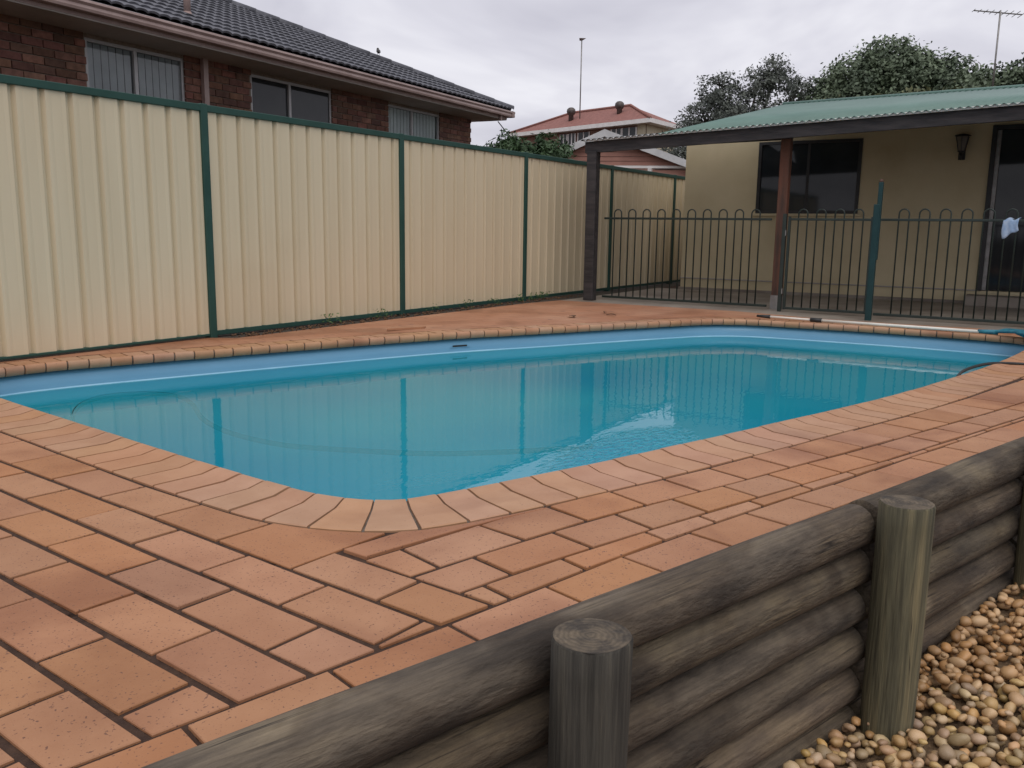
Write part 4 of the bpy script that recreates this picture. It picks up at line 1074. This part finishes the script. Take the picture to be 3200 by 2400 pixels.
# bird on the hip
bp_ = Vector((9.10, -.05, 3.075))+hd*(2.62)
bird = empty('bird', nh.matrix_basis @ Vector((bp_.x, bp_.y, bp_.z+.085)), .9); tag(bird, 'small dark bird perched on the charcoal roof hip', 'bird')
sp_ = [(-.115, 0, .035), (-.085, 0, .045), (-.05, 0, .052), (-.01, 0, .058), (.03, 0, .072), (.055, 0, .095), (.068, 0, .118), (.088, 0, .124), (.103, 0, .118)]
MB().tube(sp_, [.006, .012, .026, .036, .034, .024, .022, .014, .002], 10).build('body', M['bird'], bird, True)
MB().tube([(-.09, 0, .045), (-.15, 0, .02), (-.18, 0, .012)], [.014, .010, .004], 6).build('tail', M['bird'], bird, True)
for s_ in (-1, 1):
    MB().tube([(.0, s_*.014, .03), (.004, s_*.015, .012), (.012, s_*.016, .0)], .003, 5).build('leg', M['bird'], bird)

# ------------------------------------------------------------------ gabled carport and red-roofed house beyond
cpt_ = tag(empty('gabled_carport', (17.1, 8.2, 0)), 'pink boarded gable with pale sheet roof beyond the fence', 'carport')
GL, GR, GP = Vector((16.5, 9.62)), Vector((17.72, 6.93)), Vector((17.02, 8.52))
gd = (GR-GL).normalized(); gb = Vector((-gd.y, gd.x)); gb = gb if gb.x > 0 else -gb
def gpt(s, d, z): q = GL+gd*s+gb*d; return (q.x-17.1, q.y-8.2, z)
GWd = (GR-GL).length; zpk, zev_l, zev_r = 2.86, 2.33, 2.22; spk = 1.20
def gz(s): return zev_l+(zpk-zev_l)*s/spk if s < spk else zpk+(zev_r-zpk)*(s-spk)/(GWd-spk)
nb_ = 7; zlow = 2.205
for i in range(nb_):                       # horizontal boards of the gable
    z0 = zlow+i*.092; z1 = z0+.088
    ss = [q/40*GWd for q in range(41)]; ins = [q for q in ss if gz(q)-.03 > z0+.02]
    if len(ins) < 2: continue
    a, b = ins[0], ins[-1]; ins2 = [q for q in ss if gz(q)-.03 > z1] or [(a+b)/2]
    a2, b2 = ins2[0], ins2[-1]
    m = MB(); m.v = [gpt(a, .03, z0), gpt(b, .03, z0), gpt(b2, .045, z1), gpt(a2, .045, z1), gpt(a, .07, z0), gpt(b, .07, z0), gpt(b2, .07, z1), gpt(a2, .07, z1)]
    m.f = [(0, 1, 2, 3), (0, 4, 5, 1), (3, 2, 6, 7), (0, 3, 7, 4), (1, 5, 6, 2)]
    m.build('board', M['pink'], cpt_)
for (s0, s1, nm) in ((-.30, spk, 'roof_sheet'), (spk, GWd+.35, 'roof_sheet')):
    m = MB(); n = 40
    zz = lambda s: (zev_l+(zpk-zev_l)*s/spk) if s0 < 0 else zpk+(zev_r-zpk)*(s-spk)/(GWd-spk)
    for i in range(n+1):
        d = -.12+5.0*i/n
        c = .012*math.sin(i*2.4)
        m.v += [gpt(s0, d, zz(s0)+.045+c), gpt(s1, d, zz(s1)+.045+c), gpt(s0, d, zz(s0)-.01), gpt(s1, d, zz(s1)-.01)]
    for i in range(n):
        a = i*4; m.f += [(a, a+1, a+5, a+4), (a+2, a+6, a+7, a+3)]
    m.f += [(0, 2, 3, 1)]
    m.build(nm, M['galv'], cpt_)
for (s0, s1) in ((-.30, spk), (spk, GWd+.35)):
    m = MB(); zz = lambda s: (zev_l+(zpk-zev_l)*s/spk) if s0 < 0 else zpk+(zev_r-zpk)*(s-spk)/(GWd-spk)
    m.v = [gpt(s0, -.14, zz(s0)-.085), gpt(s1, -.14, zz(s1)-.085), gpt(s1, -.14, zz(s1)+.06), gpt(s0, -.14, zz(s0)+.06), gpt(s0, -.10, zz(s0)-.085), gpt(s1, -.10, zz(s1)-.085), gpt(s1, -.10, zz(s1)+.06), gpt(s0, -.10, zz(s0)+.06)]
    m.f = [(0, 1, 2, 3), (4, 7, 6, 5), (3, 2, 6, 7), (0, 4, 5, 1), (0, 3, 7, 4), (1, 5, 6, 2)]
    m.build('barge_board', M['galv'], cpt_)
m = MB(); m.v = [gpt(.05, 0, 2.15), gpt(GWd-.05, 0, 2.15), gpt(GWd-.05, 0, 2.20), gpt(.05, 0, 2.20), gpt(.05, .08, 2.15), gpt(GWd-.05, .08, 2.15), gpt(GWd-.05, .08, 2.20), gpt(.05, .08, 2.20)]
m.f = [(0, 1, 2, 3), (0, 4, 5, 1), (3, 2, 6, 7), (0, 3, 7, 4), (1, 5, 6, 2)]; m.build('tie_beam', M['white'], cpt_)
sq = (Vector((17.39, 7.66))-GL).dot(gd)
m = MB(); q0 = gpt(sq, 0, 0); m.box((q0[0]-.035, q0[1]-.035, 0), (q0[0]+.035, q0[1]+.035, 2.15)); m.build('post', M['white'], cpt_)
m = MB()
for z in [.02+.15*i for i in range(14)]:
    m.v += [gpt(sq+.04, .03, z), gpt(GWd-.02, .03, z), gpt(GWd-.02, .045, z+.145), gpt(sq+.04, .045, z+.145)]
for i in range(14): m.f.append((i*4, i*4+1, i*4+2, i*4+3))
m.build('side_cladding', M['pink'], cpt_)
m = MB(); m.v = [gpt(0, 4.8, 0), gpt(GWd, 4.8, 0), gpt(GWd, 4.8, 2.2), gpt(0, 4.8, 2.2)]; m.f = [(0, 1, 2, 3)]; m.build('back_wall', M['farbrick'], cpt_)

rh = tag(empty('red_roof_house', (37.5, 19, 0)), 'distant two-storey house with red tiled roof and two roof vents', 'house')
def rl(x, y, z): return (x-37.5, y-19, z)
# near corner K, long face along dL, end face along dR
K = Vector((38.39, 17.03)); dL = Vector((.304, .953)).normalized(); dR = Vector((.93, -.02)).normalized(); ZE = 5.86
def rp(a, b, z): q = K+dL*a+dR*b; return rl(q.x, q.y, z)
A_, B_ = 9.9, 4.3
m = MB(); m.v = [rp(.4, .4, 0), rp(A_-.4, .4, 0), rp(A_-.4, B_-.4, 0), rp(.4, B_-.4, 0), rp(.4, .4, ZE), rp(A_-.4, .4, ZE), rp(A_-.4, B_-.4, ZE), rp(.4, B_-.4, ZE)]
m.f = [(0, 1, 5, 4), (0, 4, 7, 3), (1, 2, 6, 5), (3, 7, 6, 2)]
m.build('wall', M['farbrick'], rh)
m = MB(); m.v = [rp(.39, .42, 4.2), rp(.39, 3.6, 4.2), rp(.39, 3.6, ZE), rp(.39, .42, ZE), rp(.42, .385, 4.2), rp(.95, .385, 4.2), rp(.95, .385, ZE), rp(.42, .385, ZE)]; m.f = [(0, 1, 2, 3), (4, 5, 6, 7)]; m.build('wall', M['cream2'], rh)
m = MB(); m.v = [rp(-.1, -.1, ZE), rp(A_, -.1, ZE), rp(A_, B_, ZE), rp(-.1, B_, ZE), rp(2.35, 1.95, ZE+1.0), rp(6.5, 1.95, ZE+1.0)]
m.f = [(0, 4, 5, 1), (0, 3, 4), (3, 2, 5, 4), (1, 5, 2)]; m.build('roof', M['redtile'], rh)
mb = MB().tube([rp(-.1, -.1, ZE+.03), rp(2.35, 1.95, ZE+1.03), rp(6.5, 1.95, ZE+1.03), rp(A_, -.1, ZE+.03)], .07, 6); mb.build('ridge_cap', M['redtile'], rh, True)
m = MB()
for (p_, q_) in (((-.12, -.12), (A_+.02, -.12)), ((-.12, -.12), (-.12, B_))):
    z0 = ZE-.17; z1 = ZE+.02
    k = len(m.v); m.v += [rp(*p_, z0), rp(*q_, z0), rp(*q_, z1), rp(*p_, z1)]; m.f.append((k, k+1, k+2, k+3))
    k = len(m.v); m.v += [rp(*p_, z0), rp(*q_, z0), rp(q_[0]+.5, q_[1]+.5, z0), rp(p_[0]+.5, p_[1]+.5, z0)]; m.f.append((k, k+1, k+2, k+3))
m.build('fascia', M['white'], rh)
for a0, a1 in ((1.0, 1.9), (1.95, 2.6), (4.1, 4.9), (5.1, 5.6), (5.7, 6.2)):
    m = MB(); m.v = [rp(a0, .37, 4.6), rp(a1, .37, 4.6), rp(a1, .37, ZE-.25), rp(a0, .37, ZE-.25)]; m.f = [(0, 1, 2, 3)]; o = m.build('window', M['glass'], rh)
    for q in (a0, (a0+a1)/2, a1):
        m = MB(); m.v = [rp(q-.04, .36, 4.6), rp(q+.04, .36, 4.6), rp(q+.04, .36, ZE-.25), rp(q-.04, .36, ZE-.25)]; m.f = [(0, 1, 2, 3)]; m.build('frame', M['white'], o)
def vent(x, y, z):
    m = MB().lathe([(.13, -.5), (.13, .0), (.19, .04), (.235, .16), (.21, .28), (.12, .36), (.02, .38)], 14, rl(x, y, z)); o = m.build('roof_vent', M['vent'], rh, True)
vent(41.05, 22.55, 6.60); vent(40.25, 19.45, 6.62)
# mast on the red house
def antenna(base, h, name, label, yagi, dirv=None, r=.022):
    t = tag(empty(name, base), label, 'antenna')
    MB().tube([(0, 0, -.3), (0, 0, h)], r, 6).build('mast', M['metal'], t, True)
    if yagi:
        L_ = yagi; d = Vector(dirv); n_ = Vector((-d.y, d.x, 0)).normalized()
        MB().tube([d*-L_*.45+Vector((0, 0, h-.04)), d*L_*.55+Vector((0, 0, h-.04))], r*.7, 5).build('boom', M['metal'], t)
        for i in range(9):
            q = d*(-L_*.45+L_*i/8)+Vector((0, 0, h-.04)); ln_ = L_*(.30-.022*i)
            MB().tube([q-n_*ln_, q+n_*ln_], r*.4, 4).build('element', M['metal'], t)
    return t
antenna((40.97, 22.0, 6.4), 3.85, 'antenna_mast', 'tall thin aerial mast on the distant red tiled roof', .55, (.8, .6, 0), .03)
antenna((21.92, 1.88, 4.0), 1.50, 'tv_antenna', 'TV antenna above the trees at the top right', .95, (-.35, .93, .12), .02)
mb = MB()
Pw0 = nh.matrix_basis @ Vector((9.0, .2, 2.87)); Pw1 = Vector((18.2, 10.2, 2.55))
pts = [Pw0.lerp(Pw1, i/12) - Vector((0, 0, .35*math.sin(PI*i/12))) for i in range(13)]
tag(MB().tube(pts, .010, 5).build('service_wire', M['dark']), 'thin sagging service wire from the brick house eave corner', 'wire')

# ------------------------------------------------------------------ trees and shrubs
def foliage_tree(name, label, base, lobes, leafsz, n, m, trunk_h, group, seed, asp=.45, tr=.18, droop=0.0):
    rn = random.Random(seed); t = tag(empty(name, base), label, 'tree' if 'tree' in name else 'shrub', group)
    B = Vector(base)
    pts = []
    tot = sum(q[3]**2 for q in lobes)
    for (x, y, z, r) in lobes:
        c = Vector((x, y, z))-B
        # twig clumps on and inside the lobe
        k = max(3, int(n*(r*r)/tot/22))
        for _ in range(k):
            d = Vector((rn.gauss(0, 1), rn.gauss(0, 1), rn.gauss(0, .85))).normalized(); rr = r*(rn.random()**.35)*(1+.22*mnoise.noise(d*2.3+c))
            cc = c+d*rr; cs = r*.085+leafsz*.7
            for _ in range(22):
                q = cc+Vector((rn.gauss(0, cs), rn.gauss(0, cs), rn.gauss(0, cs*.7)-droop*cs*rn.random()))
                pts.append((q, (d+Vector((0, 0, .5))).normalized()))
    leaf_cards(pts, leafsz, asp, rn).build('crown', m, t)
    mb = MB(); top = Vector((0, 0, trunk_h))
    mb.tube([(0, 0, -.1), (rn.uniform(-.1, .1), rn.uniform(-.1, .1), trunk_h*.5), top], [tr*1.3, tr, tr*.75], 8)
    for (x, y, z, r) in lobes:
        e_ = Vector((x, y, z))-B; mid = top.lerp(e_, .5)+Vector((rn.uniform(-.2, .2), rn.uniform(-.2, .2), .1)); mb.tube([top, mid, e_], [tr*.55, tr*.3, tr*.10], 5, False)
        for _ in range(3):
            d = Vector((rn.gauss(0, 1), rn.gauss(0, 1), rn.gauss(0, 1))).normalized()*r*.8; mb.tube([e_.lerp(mid, .3), e_+d*.5, e_+d], [tr*.14, tr*.09, tr*.03], 4, False)
    mb.build('trunk', M['bark'], t, True)
    return t
r9 = random.Random(9)
gum = [(27.6, 10.9, 3.4, .95), (27.9, 10.5, 4.4, .75), (28.1, 10.1, 5.2, .7), (28.3, 9.5, 4.6, .85), (28.5, 9.0, 5.5, .62), (28.7, 8.5, 5.75, .55), (28.4, 9.6, 3.6, .9), (28.9, 7.9, 5.2, .55), (28.6, 8.6, 4.6, .5), (28.9, 8.2, 4.4, .45), (29.0, 7.7, 4.5, .5), (28.2, 10.6, 3.0, .9)]
foliage_tree('gum_tree', 'dusky grey-green gum tree with sky gaps left of the big tree', (28.6, 9.2, 0), gum, .055, 27000, M['gum'], 2.6, None, 21, .4, .22, .6)
big = [(29.3, 7.0, 4.7, 1.0), (29.4, 6.2, 5.3, .95), (29.6, 5.4, 5.85, .85), (29.7, 4.6, 5.45, .9), (29.8, 3.8, 5.15, .95), (29.4, 6.0, 4.3, 1.1), (29.6, 4.8, 4.4, 1.1), (29.8, 3.5, 4.2, 1.1), (29.2, 7.4, 3.9, .9), (29.9, 5.2, 5.2, .9)]
foliage_tree('leafy_tree', 'broad dense green tree rising behind the green roof', (29.7, 5.0, 0), big, .062, 70000, M['leaf'], 3.0, None, 22, .55, .28)
rgt_ = [(27.9, 2.6, 4.55, .85), (28.0, 1.6, 4.85, .75), (28.0, .7, 4.6, .9), (27.9, 2.0, 3.9, .9), (28.0, 3.3, 4.1, .8), (28.0, .9, 3.9, .9), (28, -.3, 4.9, .9), (28, -.4, 4.0, .9)]
foliage_tree('leafy_tree', 'lower green tree at the right edge behind the green roof', (28.0, 1.4, 0), rgt_, .060, 40000, M['leaf'], 2.8, None, 23, .55, .22)
lows = [(26.3, 6.2, 3.75, .75), (26.4, 5.2, 3.85, .7), (26.4, 4.2, 3.9, .75), (26.5, 3.2, 3.95, .7), (26.3, 6.9, 3.3, .7)]
foliage_tree('hedge_shrub', 'olive green shrub row low behind the green roof ridge', (26.4, 5.0, 0), lows, .06, 26000, mat('olive leaves', C(.045, .055, .022), C(.13, .14, .06), scale=1.5, rough=.7), 2.4, None, 24, .5, .12)
c1 = [(12.62, 8.15, 1.5, .42), (12.62, 8.13, 1.95, .36), (12.62, 8.12, 2.25, .24), (12.52, 8.30, 2.1, .22), (12.75, 7.95, 2.1, .26), (12.45, 8.35, 1.8, .3)]
foliage_tree('conifer_shrub', 'dark green feathery shrub over the fence nearest the brick house corner', (12.6, 8.15, 0), c1, .045, 7000, M['conifer'], 1.2, 'shrubs behind the fence', 31, .3, .05)
c2 = [(12.95, 7.55, 1.5, .40), (12.95, 7.55, 1.95, .33), (12.93, 7.6, 2.22, .20), (13.08, 7.40, 2.1, .24), (12.85, 7.72, 2.02, .26)]
foliage_tree('conifer_shrub', 'dark green feathery shrub over the fence beside the pink gable', (12.95, 7.55, 0), c2, .045, 6500, M['conifer'], 1.2, 'shrubs behind the fence', 32, .3, .05)
c3 = [(19.4, 9.0, 2.75, .35), (19.3, 9.3, 2.6, .35)]
print('pavers', PC[0], 'bricks', nb, 'tiles', len(tiles), 'pebbles', len(cand))
